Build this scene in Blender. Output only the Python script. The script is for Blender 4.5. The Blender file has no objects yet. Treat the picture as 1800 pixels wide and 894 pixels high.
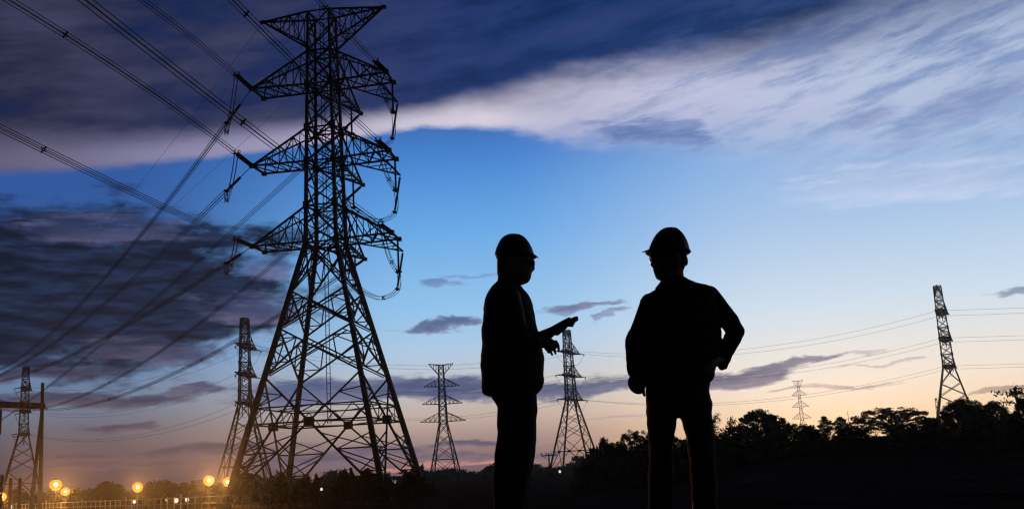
import bpy, bmesh, math, random
import numpy as np
from mathutils import Vector, Matrix

sc = bpy.context.scene
C = sc.collection
R = math.radians
random.seed(7)
rng = np.random.default_rng(7)

# ------------------------------------------------------------------ camera
FOC, PITCH, ROLL, EYE = 1800.0, R(11.87), R(3.3), 2.4          # focal length in photo pixels (1800 wide)
cf = np.array([0, math.cos(PITCH), math.sin(PITCH)])
r0 = np.array([1.0, 0, 0]); u0 = np.array([0, -math.sin(PITCH), math.cos(PITCH)])
cr = r0 * math.cos(ROLL) - u0 * math.sin(ROLL)
cu = u0 * math.cos(ROLL) + r0 * math.sin(ROLL)
eye = np.array([0, 0, EYE])
cam = bpy.data.cameras.new('camera'); camo = bpy.data.objects.new('camera', cam); C.objects.link(camo)
cam.sensor_width = 36; cam.lens = 36.0 * FOC / 1800; cam.clip_start = 0.1; cam.clip_end = 9000
camo.matrix_world = Matrix(((cr[0], cu[0], -cf[0], eye[0]), (cr[1], cu[1], -cf[1], eye[1]), (cr[2], cu[2], -cf[2], eye[2]), (0, 0, 0, 1)))
sc.camera = camo

def ray(px, py): return cf + cr * (px - 900) / FOC + cu * (447 - py) / FOC
def azel(px, py):
    d = ray(px, py); return math.degrees(math.atan2(d[0], d[1])), math.degrees(math.atan2(d[2], math.hypot(d[0], d[1])))
def on_z(px, py, z): d = ray(px, py); return eye + d * ((z - EYE) / d[2])
def on_y(px, py, y): d = ray(px, py); return eye + d * (y / d[1])
def on_d(px, py, dist): d = ray(px, py); return eye + d * (dist / math.hypot(d[0], d[1]))

def lin(c):                                                     # 0..255 sRGB to linear
    return tuple((x / 255 / 12.92) if x / 255 <= .04045 else ((x / 255 + .055) / 1.055) ** 2.4 for x in c)

# ------------------------------------------------------------------ sky
SUN_AZ, SUN_EL = 17.0, 0.6
world = bpy.data.worlds.new('World'); sc.world = world; world.use_nodes = True
nt = world.node_tree; nt.nodes.clear()
def lk(a, sock):
    if isinstance(a, (int, float)): sock.default_value = a
    else: nt.links.new(a, sock)
def M(op, a, b=None, c=None, clamp=False):
    n = nt.nodes.new('ShaderNodeMath'); n.operation = op; n.use_clamp = clamp
    lk(a, n.inputs[0])
    if b is not None: lk(b, n.inputs[1])
    if c is not None: lk(c, n.inputs[2])
    return n.outputs[0]
def smooth(x, a, b, lo=0.0, hi=1.0):
    n = nt.nodes.new('ShaderNodeMapRange'); n.interpolation_type = 'SMOOTHSTEP'
    lk(x, n.inputs[0]); n.inputs[1].default_value = a; n.inputs[2].default_value = b
    n.inputs[3].default_value = lo; n.inputs[4].default_value = hi
    return n.outputs[0]
def mixc(fac, a, b, mode='MIX'):
    n = nt.nodes.new('ShaderNodeMix'); n.data_type = 'RGBA'; n.blend_type = mode
    lk(fac, n.inputs[0])
    for v, s in ((a, n.inputs[6]), (b, n.inputs[7])):
        if isinstance(v, tuple): s.default_value = (*v, 1)
        else: nt.links.new(v, s)
    return n.outputs[2]
def ramp(x, stops, lo, hi):                                     # colour along x, stops in x units
    n = nt.nodes.new('ShaderNodeValToRGB'); lk(M('DIVIDE', M('SUBTRACT', x, lo), hi - lo, clamp=True), n.inputs[0])
    el = n.color_ramp.elements
    stops = sorted(stops, key=lambda s: s[0])
    while len(el) < len(stops): el.new(.5)
    for e, (p, c) in zip(el, stops):
        e.position = min(1, max(0, (p - lo) / (hi - lo))); e.color = (*c, 1)
    return n.outputs[0]
def curve(x, pts, lo, hi, vlo, vhi):
    o = ramp(x, [(p, ((v - vlo) / (vhi - vlo),) * 3) for p, v in pts], lo, hi)
    return M('MULTIPLY_ADD', o, vhi - vlo, vlo)

tc = nt.nodes.new('ShaderNodeTexCoord')
sep = nt.nodes.new('ShaderNodeSeparateXYZ'); nt.links.new(tc.outputs['Generated'], sep.inputs[0])
X, Y, Z = sep.outputs
AZ = M('MULTIPLY', M('ARCTAN2', X, Y), 57.29578)
EL = M('MULTIPLY', M('ARCSINE', Z), 57.29578)
def noise(sx, sy, seed, detail=6, rough=.55, shear=0.0, az=None, el=None):
    a = AZ if az is None else az; e = EL if el is None else el
    cv = nt.nodes.new('ShaderNodeCombineXYZ')
    lk(M('MULTIPLY', M('MULTIPLY_ADD', e, -shear, a), sx), cv.inputs[0])
    lk(M('MULTIPLY', M('MULTIPLY_ADD', a, shear * .35, e), sy), cv.inputs[1]); cv.inputs[2].default_value = seed
    n = nt.nodes.new('ShaderNodeTexNoise'); n.inputs['Scale'].default_value = 1; n.inputs['Detail'].default_value = detail
    n.inputs['Roughness'].default_value = rough
    nt.links.new(cv.outputs[0], n.inputs['Vector'])
    return n.outputs[0]

# clear twilight sky: elevation ramps for the left and for the right, blended by azimuth
sky_mid = ramp(EL, [(-2, lin((96, 76, 84))), (0.2, lin((116, 94, 100))), (1.4, lin((148, 122, 122))), (2.9, lin((194, 172, 160))),
                    (4.6, lin((196, 194, 194))), (6.7, lin((172, 202, 230))), (9, lin((144, 195, 236))), (13.5, lin((100, 167, 230))),
                    (17.4, lin((66, 130, 208))), (21, lin((40, 84, 156))), (25, lin((24, 50, 104))), (40, lin((12, 28, 62))), (80, lin((8, 15, 34)))], -2, 80)
sky_left = ramp(EL, [(-2, lin((60, 46, 52))), (0.3, lin((72, 58, 66))), (1.8, lin((88, 76, 86))), (3.2, lin((100, 100, 114))),
                     (4.6, lin((104, 126, 152))), (7, lin((92, 132, 182))), (10, lin((64, 108, 176))), (14, lin((46, 88, 156))), (17, lin((42, 86, 158))),
                     (21, lin((28, 56, 110))), (25, lin((12, 30, 70))), (40, lin((7, 16, 38))), (80, lin((5, 9, 22)))], -2, 80)
sky_right = ramp(EL, [(-2, lin((226, 170, 118))), (0.6, lin((246, 204, 152))), (1.8, lin((247, 214, 170))), (2.6, lin((243, 222, 194))), (3.6, lin((240, 228, 212))),
                      (5.2, lin((226, 227, 224))), (7.8, lin((200, 221, 238))), (12.3, lin((164, 196, 232))), (16, lin((136, 178, 226))),
                      (20, lin((96, 132, 190))), (25, lin((46, 66, 122))), (40, lin((20, 34, 72))), (80, lin((9, 16, 36)))], -2, 80)
sky = mixc(smooth(AZ, -23, -5), sky_left, sky_mid)
sky = mixc(smooth(AZ, -1.5, 15), sky, sky_right)
warm = nt.nodes.new('ShaderNodeTexSky'); warm.sky_type = 'NISHITA'; warm.sun_disc = False
warm.sun_elevation = R(SUN_EL); warm.sun_rotation = R(SUN_AZ); warm.air_density = 1.0; warm.dust_density = 1.5
nish = mixc(1.0, warm.outputs[0], (.008, .008, .008), 'MULTIPLY')
sky = mixc(1.0, sky, nish, 'ADD')

# slow warp shared by the cloud shapes
wa = M('MULTIPLY', M('SUBTRACT', noise(.22, .5, 3.1, 4), .5), 7.0)
we = M('MULTIPLY', M('SUBTRACT', noise(.22, .55, 9.4, 5, .62), .5), 1.7)
AW = M('ADD', AZ, wa); EW = M('ADD', EL, we)
streak = noise(.2, .55, 21.0, 11, .62)
streak2 = noise(.35, 2.0, 33.0, 10, .66)

# upper overcast with the bright lower edge that sweeps from the left up to the right
lo_px = [(-80, 315), (0, 312), (200, 300), (350, 285), (470, 268), (545, 258), (640, 243), (735, 228), (850, 232), (930, 246), (1000, 262), (1100, 272), (1200, 283), (1400, 330), (1600, 362), (1800, 372)]
hi_px = [(-80, 190), (0, 200), (200, 218), (350, 214), (470, 205), (545, 198), (640, 184), (735, 172), (850, 146), (930, 124), (1000, 108), (1100, 92), (1200, 76), (1400, 30), (1600, -40), (1800, -110)]
lo_pts = [azel(*p) for p in lo_px]; hi_pts = [azel(*p) for p in hi_px]
EB = M('ADD', EL, M('MULTIPLY', M('SUBTRACT', noise(.3, .9, 5.5, 7, .6, .25), .5), smooth(AZ, -6, 8, .7, 1.9)))
LO = curve(AZ, lo_pts, -32, 32, 5, 35); HI = curve(AZ, hi_pts, -32, 32, 5, 35)
T = M('DIVIDE', M('SUBTRACT', EB, LO), M('SUBTRACT', HI, LO))
upper = ramp(AZ, [(-30, lin((36, 36, 58))), (-24, lin((44, 46, 72))), (-16, lin((40, 50, 88))), (-8, lin((38, 52, 98))), (-2, lin((34, 54, 104))), (4, lin((26, 54, 106))),
                                    (10, lin((28, 56, 106))), (20, lin((46, 70, 118))), (30, lin((70, 90, 134)))], -35, 35)
un = noise(.10, .42, 14.0, 9, .62, -.5)
upper = mixc(smooth(un, .42, .68), upper, mixc(smooth(AZ, -14, -2), lin((62, 64, 92)), lin((46, 62, 114))))
upper = mixc(M('MULTIPLY', smooth(un, .52, .32), .85), upper, lin((16, 38, 82)))
upper = mixc(smooth(EL, 24, 34), upper, lin((14, 22, 50)))
band = ramp(AZ, [(-30, lin((92, 86, 110))), (-24, lin((112, 108, 138))), (-18, lin((140, 136, 170))), (-12, lin((164, 156, 188))), (-6, lin((200, 194, 212))), (-1, lin((214, 208, 222))),
                 (4, lin((200, 196, 218))), (12, lin((190, 194, 222))), (20, lin((184, 196, 224))), (30, lin((172, 188, 218)))], -35, 35)
wisp = noise(.15, .85, 40.0, 10, .66, -.55)
wisp_amt = smooth(AZ, -2, 9)
band = mixc(M('MULTIPLY', M('MULTIPLY', smooth(wisp, .56, .36), wisp_amt), smooth(AZ, 6, 24, .3, .65)), band, lin((110, 132, 182)))
cov = smooth(T, -.02, .2)
cov_r = M('MULTIPLY', smooth(T, -.05, .55), smooth(wisp, .25, .55, .6, 1.0))
cov = M('ADD', M('MULTIPLY', cov, M('SUBTRACT', 1.0, wisp_amt)), M('MULTIPLY', cov_r, wisp_amt))
fade = M('ADD', M('MULTIPLY', smooth(T, .25, 1.0), M('SUBTRACT', 1.0, wisp_amt)), M('MULTIPLY', smooth(T, .62, 1.06), wisp_amt))
cl = mixc(fade, band, upper)
sky = mixc(cov, sky, cl)

def blob(col, px, py, rx, ry, col_rgb, alpha=1.0, edge=.85, tilt=0.0, soft=.36, fine=.62):
    a0, e0 = azel(px, py); ra, re = rx / 31.5, ry / 31.5
    da = M('DIVIDE', M('SUBTRACT', AW, a0), ra)
    de = M('DIVIDE', M('SUBTRACT', M('MULTIPLY_ADD', M('SUBTRACT', AW, a0), -tilt, EW), e0), re)
    d = M('SQRT', M('ADD', M('MULTIPLY', da, da), M('MULTIPLY', de, de)))
    d = M('ADD', d, M('MULTIPLY', M('SUBTRACT', .5, streak2), fine * 2))
    m = M('MULTIPLY', smooth(d, 1.0 + soft * .5, 1.0 - soft), alpha)
    lit = tuple(min(255, v + x) for v, x in zip(col_rgb, (44, 34, 26)))           # warmer tint that paints sunset light onto the undersides
    body = mixc(M('MULTIPLY', smooth(M('ADD', de, M('SUBTRACT', streak2, .5)), .1, -.9), .8), lin(col_rgb), lin(lit))
    return mixc(m, col, mixc(smooth(streak2, .45, .72), body, lin(lit)))

# dark cumulus deck at the left
a0, e0 = azel(130, 512)
da = M('DIVIDE', M('SUBTRACT', AW, a0), 12.2); de = M('DIVIDE', M('SUBTRACT', EW, e0), 4.5)
dd = M('SQRT', M('ADD', M('MULTIPLY', da, da), M('MULTIPLY', de, de)))
dk = M('ADD', M('SUBTRACT', 1.02, dd), M('MULTIPLY', M('SUBTRACT', streak, .5), 1.9))
sky = mixc(smooth(dk, -.12, .32), sky, mixc(smooth(streak2, .38, .68), lin((20, 27, 45)), lin((38, 54, 86))))
for b in [(470, 470, 70, 26, (70, 84, 128), .8), (420, 545, 95, 22, (62, 70, 106), .9), (200, 400, 130, 26, (52, 62, 100), .7),
          (120, 705, 190, 15, (56, 60, 86), .95), (330, 684, 60, 10, (62, 68, 98), .9), (195, 750, 70, 9, (62, 62, 84), .9),
          (330, 625, 90, 14, (58, 66, 100), .8), (60, 655, 120, 12, (44, 50, 78), .9), (240, 610, 120, 16, (44, 50, 80), .8),
          (580, 690, 190, 26, (74, 86, 126), .92), (760, 686, 130, 22, (74, 86, 124), .95), (930, 684, 260, 17, (76, 86, 122), .95),
          (775, 572, 95, 9, (84, 100, 142), .95, .85, .03), (1010, 545, 62, 10, (100, 114, 154), .95, .85, .1), (1060, 537, 60, 5, (112, 122, 160), .85, .85, .12), (1085, 552, 45, 5, (118, 132, 170), .8, .85, .3),
          (790, 502, 45, 10, (94, 122, 176), .75), (835, 488, 45, 4, (112, 146, 200), .6), (1150, 236, 120, 26, (84, 112, 170), .8, .85, -.2, .6, 1.6), (1690, 190, 150, 34, (116, 136, 186), .55, .85, .25, .6, 1.1), (1530, 205, 40, 16, (120, 136, 184), .6, .85, .3, .6, .9), (1310, 662, 120, 16, (98, 98, 124), .95, .85, .06), (1400, 640, 120, 8, (112, 110, 134), .9, .85, .1),
          (1790, 515, 46, 9, (112, 132, 164), .8), (1780, 686, 70, 7, (150, 124, 112), .8), (1430, 683, 95, 5, (182, 162, 156), .8),
          (1560, 636, 60, 3, (176, 166, 168), .7), (830, 780, 70, 8, (84, 80, 100), .9), (620, 800, 170, 12, (92, 84, 104), .85), (860, 803, 160, 9, (112, 96, 112), .85),
          (250, 800, 260, 8, (70, 62, 80), .8), (180, 822, 200, 5, (72, 62, 78), .7), (790, 818, 190, 4, (200, 134, 120), .75), (660, 828, 160, 3, (186, 124, 116), .7),
          (1000, 770, 90, 3, (176, 144, 140), .6), (1080, 738, 60, 4, (178, 158, 158), .6), (1600, 318, 230, 34, (182, 196, 226), .5, .85, -.1, .6, .8)]:
    sky = blob(sky, *b)
# the sky behind the viewer is already dark
behind = M('MULTIPLY', smooth(Y, .45, -.25), .9)
sky = mixc(behind, sky, lin((8, 11, 24)))
bg = nt.nodes.new('ShaderNodeBackground'); nt.links.new(sky, bg.inputs[0]); bg.inputs[1].default_value = 1.0
wo = nt.nodes.new('ShaderNodeOutputWorld'); nt.links.new(bg.outputs[0], wo.inputs[0])
world.cycles.sampling_method = 'MANUAL'; world.cycles.sample_map_resolution = 512

sun = bpy.data.lights.new('sun', 'SUN'); suno = bpy.data.objects.new('sun', sun); C.objects.link(suno)
sun.energy = .05; sun.angle = R(.5); sun.color = (1, .72, .5)
sd = Vector((math.sin(R(SUN_AZ)) * math.cos(R(SUN_EL)), math.cos(R(SUN_AZ)) * math.cos(R(SUN_EL)), math.sin(R(SUN_EL))))
suno.rotation_euler = sd.to_track_quat('Z', 'Y').to_euler()
vs = sc.view_settings; vs.view_transform = 'Standard'; vs.look = 'None'; vs.exposure = 0; vs.gamma = 1; vs.use_curve_mapping = False
sc.cycles.use_denoising = True; sc.cycles.denoiser = 'OPENIMAGEDENOISE'; sc.cycles.denoising_input_passes = 'RGB_ALBEDO_NORMAL'
sc.cycles.max_bounces = 4; sc.cycles.filter_width = 1.3

# ------------------------------------------------------------------ helpers
def mat(name, col, rough=.8, metal=0.0, var=.3, scale=3.0, emit=None, bump=0.0, spec=.06):
    m = bpy.data.materials.new(name); m.use_nodes = True; t = m.node_tree
    b = t.nodes['Principled BSDF']; b.inputs['Roughness'].default_value = rough; b.inputs['Metallic'].default_value = metal
    b.inputs['Specular IOR Level'].default_value = spec
    co = t.nodes.new('ShaderNodeTexCoord')
    n = t.nodes.new('ShaderNodeTexNoise'); n.inputs['Scale'].default_value = scale; n.inputs['Detail'].default_value = 5
    t.links.new(co.outputs['Object'], n.inputs['Vector'])
    rp = t.nodes.new('ShaderNodeValToRGB'); t.links.new(n.outputs[0], rp.inputs[0])
    rp.color_ramp.elements[0].position = .3; rp.color_ramp.elements[1].position = .7
    rp.color_ramp.elements[0].color = (*[c * (1 - var) for c in col], 1); rp.color_ramp.elements[1].color = (*[min(1, c * (1 + var)) for c in col], 1)
    t.links.new(rp.outputs[0], b.inputs['Base Color'])
    if bump:
        bp = t.nodes.new('ShaderNodeBump'); bp.inputs['Strength'].default_value = bump; t.links.new(n.outputs[0], bp.inputs['Height']); t.links.new(bp.outputs[0], b.inputs['Normal'])
    if emit: b.inputs['Emission Color'].default_value = (*emit[0], 1); b.inputs['Emission Strength'].default_value = emit[1]
    return m
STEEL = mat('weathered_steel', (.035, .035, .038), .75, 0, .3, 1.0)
INSUL = mat('brown_porcelain', (.03, .018, .014), .6, 0, .2, 4)
WIRE = mat('aluminium_wire', (.03, .03, .033), .7, 0, .2, 2)
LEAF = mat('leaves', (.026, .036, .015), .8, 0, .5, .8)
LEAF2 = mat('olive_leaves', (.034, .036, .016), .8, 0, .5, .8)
BARK = mat('bark', (.035, .026, .02), .9, 0, .4, 6, bump=.4)
CONC = mat('concrete_post', (.045, .04, .038), .85, 0, .3, 2)
PAINT = mat('painted_railing', (.32, .30, .26), .6, 0, .2, 2)
GROUND = mat('dark_grass_soil', (.046, .034, .028), .95, 0, .6, .8, bump=.6, spec=0)
COAT = mat('black_work_jacket', (.012, .012, .013), .85, 0, .25, 9)
TROU = mat('dark_trousers', (.011, .011, .012), .85, 0, .25, 9)
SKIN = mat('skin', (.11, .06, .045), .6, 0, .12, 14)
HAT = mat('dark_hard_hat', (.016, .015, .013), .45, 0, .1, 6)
LENS = mat('dark_lenses', (.008, .008, .01), .2, 0, .1, 6)
HAIR = mat('black_hair', (.01, .008, .007), .7, 0, .2, 40)
SHOE = mat('black_leather', (.01, .009, .008), .5, 0, .2, 20)
GLOW = mat('orange_glow_disc', (.06, .02, .004), .4, 0, .05, 4, ((1, .16, .010), 1.7))  # orange glow round the lamps put into emission
BULB = mat('hot_bulb', (.1, .07, .04), .4, 0, .05, 4, ((1, .8, .45), 8))
WHITELAMP = mat('white_lamp_glass', (.8, .8, .8), .4, 0, .05, 4, ((1, .88, .78), .9))

def mesh_obj(name, verts, faces, m, parent=None, smooth_=False):
    me = bpy.data.meshes.new(name); me.from_pydata([tuple(v) for v in verts], [], faces); me.materials.append(m); me.update()
    if smooth_: me.polygons.foreach_set('use_smooth', [True] * len(me.polygons))
    o = bpy.data.objects.new(name, me); C.objects.link(o)
    if parent is not None: o.parent = parent
    return o
def tag(o, label, cat, group=None, kind=None):
    if label: o['label'] = label
    if cat: o['category'] = cat
    if group: o['group'] = group
    if kind: o['kind'] = kind
    return o
def empty(name, loc, rz=0.0):
    o = bpy.data.objects.new(name, None); C.objects.link(o); o.location = tuple(loc); o.rotation_euler = (0, 0, rz); o.empty_display_size = .3
    return o
def copy_tree(o, parent=None):
    c = o.copy(); C.objects.link(c)
    if parent is not None: c.parent = parent
    for ch in [x for x in C.objects if x.parent == o]: copy_tree(ch, c)
    return c

class MB:                                                       # collects bars / tubes / lathes into one mesh
    def __init__(s): s.v = []; s.f = []
    def bar(s, a, b, w, w2=None, n=4):
        a = np.array(a, float); b = np.array(b, float); d = b - a; L = np.linalg.norm(d)
        if L < 1e-6: return
        d /= L; up = np.array([0, 0, 1.0]) if abs(d[2]) < .9 else np.array([1.0, 0, 0])
        x = np.cross(d, up); x /= np.linalg.norm(x); y = np.cross(d, x)
        w2 = w if w2 is None else w2; i = len(s.v)
        for p, ww in ((a, w), (b, w2)):
            for k in range(n):
                an = 2 * math.pi * (k + .5) / n; rr = ww / 2 / (math.cos(math.pi / n))
                s.v.append(p + x * rr * math.cos(an) + y * rr * math.sin(an))
        for k in range(n): s.f.append((i + k, i + (k + 1) % n, i + n + (k + 1) % n, i + n + k))
        s.f.append(tuple(i + k for k in reversed(range(n)))); s.f.append(tuple(i + n + k for k in range(n)))
    def tube(s, pts, rad, n=6):
        pts = [np.array(p, float) for p in pts]; i = len(s.v); N = len(pts)
        rad = rad if isinstance(rad, (list, tuple)) else [rad] * N
        x = None
        for j, p in enumerate(pts):
            d = pts[min(j + 1, N - 1)] - pts[max(j - 1, 0)]; d /= max(1e-9, np.linalg.norm(d))
            if x is None:
                up = np.array([0, 0, 1.0]) if abs(d[2]) < .9 else np.array([1.0, 0, 0]); x = np.cross(d, up)
            else: x = x - d * (x @ d)
            x /= np.linalg.norm(x); y = np.cross(d, x)
            for k in range(n):
                an = 2 * math.pi * k / n; s.v.append(p + (x * math.cos(an) + y * math.sin(an)) * rad[j])
        for j in range(N - 1):
            for k in range(n): s.f.append((i + j * n + k, i + j * n + (k + 1) % n, i + (j + 1) * n + (k + 1) % n, i + (j + 1) * n + k))
        s.f.append(tuple(i + k for k in reversed(range(n)))); s.f.append(tuple(i + (N - 1) * n + k for k in range(n)))
    def ball(s, c, r, n=8, m=6):
        r = np.array([r, r, r]) if isinstance(r, (int, float)) else np.array(r)
        c = np.array(c, float); i = len(s.v)
        s.v.append(c + r * (0, 0, -1))
        for j in range(1, m):
            t = math.pi * j / m - math.pi / 2
            for k in range(n): s.v.append(c + r * (math.cos(t) * math.cos(2 * math.pi * k / n), math.cos(t) * math.sin(2 * math.pi * k / n), math.sin(t)))
        s.v.append(c + r * (0, 0, 1)); top = len(s.v) - 1
        for k in range(n): s.f.append((i, i + 1 + (k + 1) % n, i + 1 + k))
        for j in range(m - 2):
            for k in range(n): s.f.append((i + 1 + j * n + k, i + 1 + j * n + (k + 1) % n, i + 1 + (j + 1) * n + (k + 1) % n, i + 1 + (j + 1) * n + k))
        for k in range(n): s.f.append((top, i + 1 + (m - 2) * n + k, i + 1 + (m - 2) * n + (k + 1) % n))
    def build(s, name, m, parent=None, sm=False): return mesh_obj(name, s.v, s.f, m, parent, sm)

# ------------------------------------------------------------------ ground
def sstep(x, a, b): t = min(1, max(0, (x - a) / (b - a))); return t * t * (3 - 2 * t)
def gz(x, y):
    r = math.hypot(x - 0.3, y - 4.5)
    z = 1.885 * (1 - sstep(r, 7.5, 48))
    z += 3.7 * sstep(x, 6, 32) * sstep(y, 50, 108) * (1 - .0 * sstep(y, 150, 400))
    z += .10 * math.sin(x * .31 + 1.7) * math.sin(y * .23) * sstep(r, 9, 20)
    return z
gv, gf = [], []
radii = [0, 1.5, 3, 4.5, 6, 7.5, 9, 11, 13, 15, 18, 21, 24, 28, 32, 37, 42, 48, 55, 62, 70, 78, 86, 94, 102, 110, 118, 128, 140, 155, 180, 220, 280, 360, 480, 700, 1000, 1350, 1700]
NA = 144
gv.append((0, 4, gz(0, 4)))
for rr in radii[1:]:
    for k in range(NA):
        a = 2 * math.pi * k / NA; x, y = rr * math.cos(a), 4 + rr * math.sin(a); gv.append((x, y, gz(x, y)))
for k in range(NA): gf.append((0, 1 + k, 1 + (k + 1) % NA))
for j in range(len(radii) - 2):
    for k in range(NA):
        gf.append((1 + j * NA + k, 1 + (j + 1) * NA + k, 1 + (j + 1) * NA + (k + 1) % NA, 1 + j * NA + (k + 1) % NA))
g = mesh_obj('ground', gv, gf, GROUND, None, True); tag(g, None, None, None, 'structure')

# ------------------------------------------------------------------ haze added to give the lamps a glow
hv = [(x, y, z) for z in (-1.2, 76) for x, y in ((-1800, -1800), (1800, -1800), (1800, 1800), (-1800, 1800))]
HZ = bpy.data.materials.new('haze'); HZ.use_nodes = True; ht = HZ.node_tree; ht.nodes.clear()
pv = ht.nodes.new('ShaderNodeVolumePrincipled'); pv.inputs['Color'].default_value = (.95, .95, .95, 1); pv.inputs['Density'].default_value = .0001; pv.inputs['Anisotropy'].default_value = .91
hm = ht.nodes.new('ShaderNodeOutputMaterial'); ht.links.new(pv.outputs[0], hm.inputs['Volume'])
hz = mesh_obj('haze', hv, [(3, 2, 1, 0), (4, 5, 6, 7), (0, 1, 5, 4), (1, 2, 6, 5), (2, 3, 7, 6), (3, 0, 4, 7)], HZ); tag(hz, 'thin haze over the fields, added for the lamp glow', None, None, 'stuff')

# ------------------------------------------------------------------ lattice towers
LEVELS = [(0, 9.45), (31.8, 1.99), (63.2, 1.435)]
def hw(z): return float(np.interp(z, [l[0] for l in LEVELS], [l[1] for l in LEVELS]))
SG = {'A': (-1, -1), 'B': (-1, 1), 'C': (1, -1), 'D': (1, 1)}
def corner(k, z): h = hw(z); return np.array([SG[k][0] * h, SG[k][1] * h, z])
FACES = [('A', 'C'), ('C', 'D'), ('D', 'B'), ('B', 'A')]
lerp = lambda a, b, t: a + (b - a) * t
ARMZ = {2: 53.0, 3: 42.5, 4: 31.9}
ARMTOP = {2: 57.6, 3: 47.0, 4: 36.6}

def sub_brace(mb, a0, a1, p, q, w):
    """redundant members between a leg piece a0-a1 and a diagonal p-q"""
    for t in (.35, .7):
        l = lerp(a0, a1, t); d = lerp(p, q, t); mb.bar(l, d, w)
        mb.bar(lerp(a0, a1, t - .3), d, w)

def build_dead_end_tower(ws=1.0, detail=True, rear=True, peak=1.0):
    """square dead-end tower, arms along local x; returns the Empty with its parts"""
    root = empty('transmission_tower', (0, 0, 0))
    for k in 'ABCD':
        m = MB(); m.bar(corner(k, -.3), corner(k, 31.8), .62 * ws, .5 * ws); m.bar(corner(k, 31.8), corner(k, 63.2), .45 * ws, .26 * ws)
        m.bar(corner(k, -.6), corner(k, .5), 1.5, 1.1)
        m.build('leg', STEEL, root)
    low = MB(); W, S = .2 * ws, .13 * ws
    lv = [14.9, 20.8, 25.5, 31.8]
    for a, b in FACES:
        for z0, z1 in zip(lv[:-1], lv[1:]):
            a0, a1, b0, b1 = corner(a, z0), corner(a, z1), corner(b, z0), corner(b, z1)
            low.bar(a0, b1, W); low.bar(b0, a1, W)
            if detail and a + b in ('AC', 'DB'):
                o_ = np.array([0, 0, .55]); low.bar(lerp(a0, b1, .06) - o_ * .5, lerp(a0, b1, .94) - o_, W * .7)
            t = np.linalg.norm(a0 - b0) / (np.linalg.norm(a0 - b0) + np.linalg.norm(a1 - b1)); cx_ = lerp(a0, b1, t)
            if detail:
                for (l0, l1) in ((a0, a1), (b0, b1)):
                    mid = lerp(l0, l1, t)
                    for q in (l0, l1):
                        dq = lerp(q, cx_, .5); low.bar(mid, dq, S); low.bar(lerp(q, mid, .5), dq, S)
                        low.bar(lerp(q, mid, .5), lerp(q, cx_, .25), S)
                    low.bar(lerp(l0, cx_, .5), lerp(l1, cx_, .5), S)
        # gusset at mid face, double diaphragm, inverted V to the feet
        zm, zd = 9.3, 11.2
        mid = (corner(a, zm) + corner(b, zm)) / 2
        for c in (a, b):
            low.bar(corner(c, 14.9), mid, W); low.bar(mid, corner(c, .4), W * 1.1)
            low.bar(corner(c, zm), mid, W * .9)
            if detail:
                low.bar(corner(c, zd), (corner(a, zd) + corner(b, zd)) / 2, S * 1.2)
                for i in range(2):
                    q0 = lerp(corner(c, zm), mid, i / 2); q1 = lerp(corner(c, zd), (corner(a, zd) + corner(b, zd)) / 2, (i + .5) / 2)
                    low.bar(q0, q1, S * .8); low.bar(q1, lerp(corner(c, zm), mid, (i + 1) / 2), S * .8)
                leg0, leg1, d1, d0 = corner(c, .4), corner(c, zm), mid, corner(c, .4)
                for t0, t1 in ((.62, .62), (.32, .32)):
                    l = lerp(leg0, leg1, t0); d = lerp(d0, d1, t1); low.bar(l, d, S * 1.3)
                    low.bar(l, lerp(d0, d1, t1 + .22), S); low.bar(lerp(leg0, leg1, t0 - .2), d, S)
                    low.bar(lerp(leg0, leg1, t0 + .2), d, S)
                l = corner(c, 14.9); low.bar(lerp(l, corner(c, zd), .5), lerp(l, mid, .42), S); low.bar(corner(c, zd), lerp(l, mid, .42), S)
        low.bar(mid - (0, 0, .5), mid + (0, 0, .5), .95 * ws)
    mids = [(corner(a, 9.3) + corner(b, 9.3)) / 2 for a, b in FACES]
    for i in range(4): low.bar(mids[i], mids[(i + 1) % 4], S)
    if detail:
        m2 = [(corner(a, 11.2) + corner(b, 11.2)) / 2 for a, b in FACES]
        for i in range(4): low.bar(m2[i], m2[(i + 1) % 4], S * .8)
    low.build('lower_bracing', STEEL, root)
    up = MB(); W2 = .15 * ws
    lv = [31.8, 34.2, 36.6, 39.5, 42.5, 44.8, 47.0, 50.0, 53.0, 55.3, 57.6, 60.2, 63.2]
    for a, b in FACES:
        for z0, z1 in zip(lv[:-1], lv[1:]):
            a0, a1, b0, b1 = corner(a, z0), corner(a, z1), corner(b, z0), corner(b, z1)
            up.bar(a0, b1, W2); up.bar(b0, a1, W2)
            if detail:
                c = (a0 + a1 + b0 + b1) / 4; up.bar((a0 + a1) / 2, lerp(a0, c, .5), S * .6); up.bar((b0 + b1) / 2, lerp(b0, c, .5), S * .6)
            if z0 in (31.8, 36.6, 42.5, 47.0, 53.0, 57.6): up.bar(a0, b0, W2 * 1.15)
        up.bar(corner(a, 63.2), corner(b, 63.2), W2)
    for z in (31.8, 36.6, 42.5, 47, 53, 57.6):
        up.bar(corner('A', z), corner('D', z), W2 * .8); up.bar(corner('B', z), corner('C', z), W2 * .8)
    for k in 'ABCD':
        for z in (31.8, 36.6, 42.5, 47.0, 53.0): up.bar(corner(k, z) - (0, 0, .5), corner(k, z) + (0, 0, .5), .62 * ws)
    up.build('upper_bracing', STEEL, root)
    if detail:
        ld = MB(); x = -.3
        for zz in np.arange(9.4, 63, 1.2):
            y0 = 0 if zz < 31 else .2
            ld.bar((x, y0, zz), (x + .45, y0, zz), .05)
        ld.bar((x, .1, 9.3), (x, .1, 64.6), .08); ld.bar((x + .45, .1, 9.3), (x + .45, .1, 64.6), .08)
        ld.build('ladder', STEEL, root)
    CH, BR = .22 * ws, .10 * ws
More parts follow.
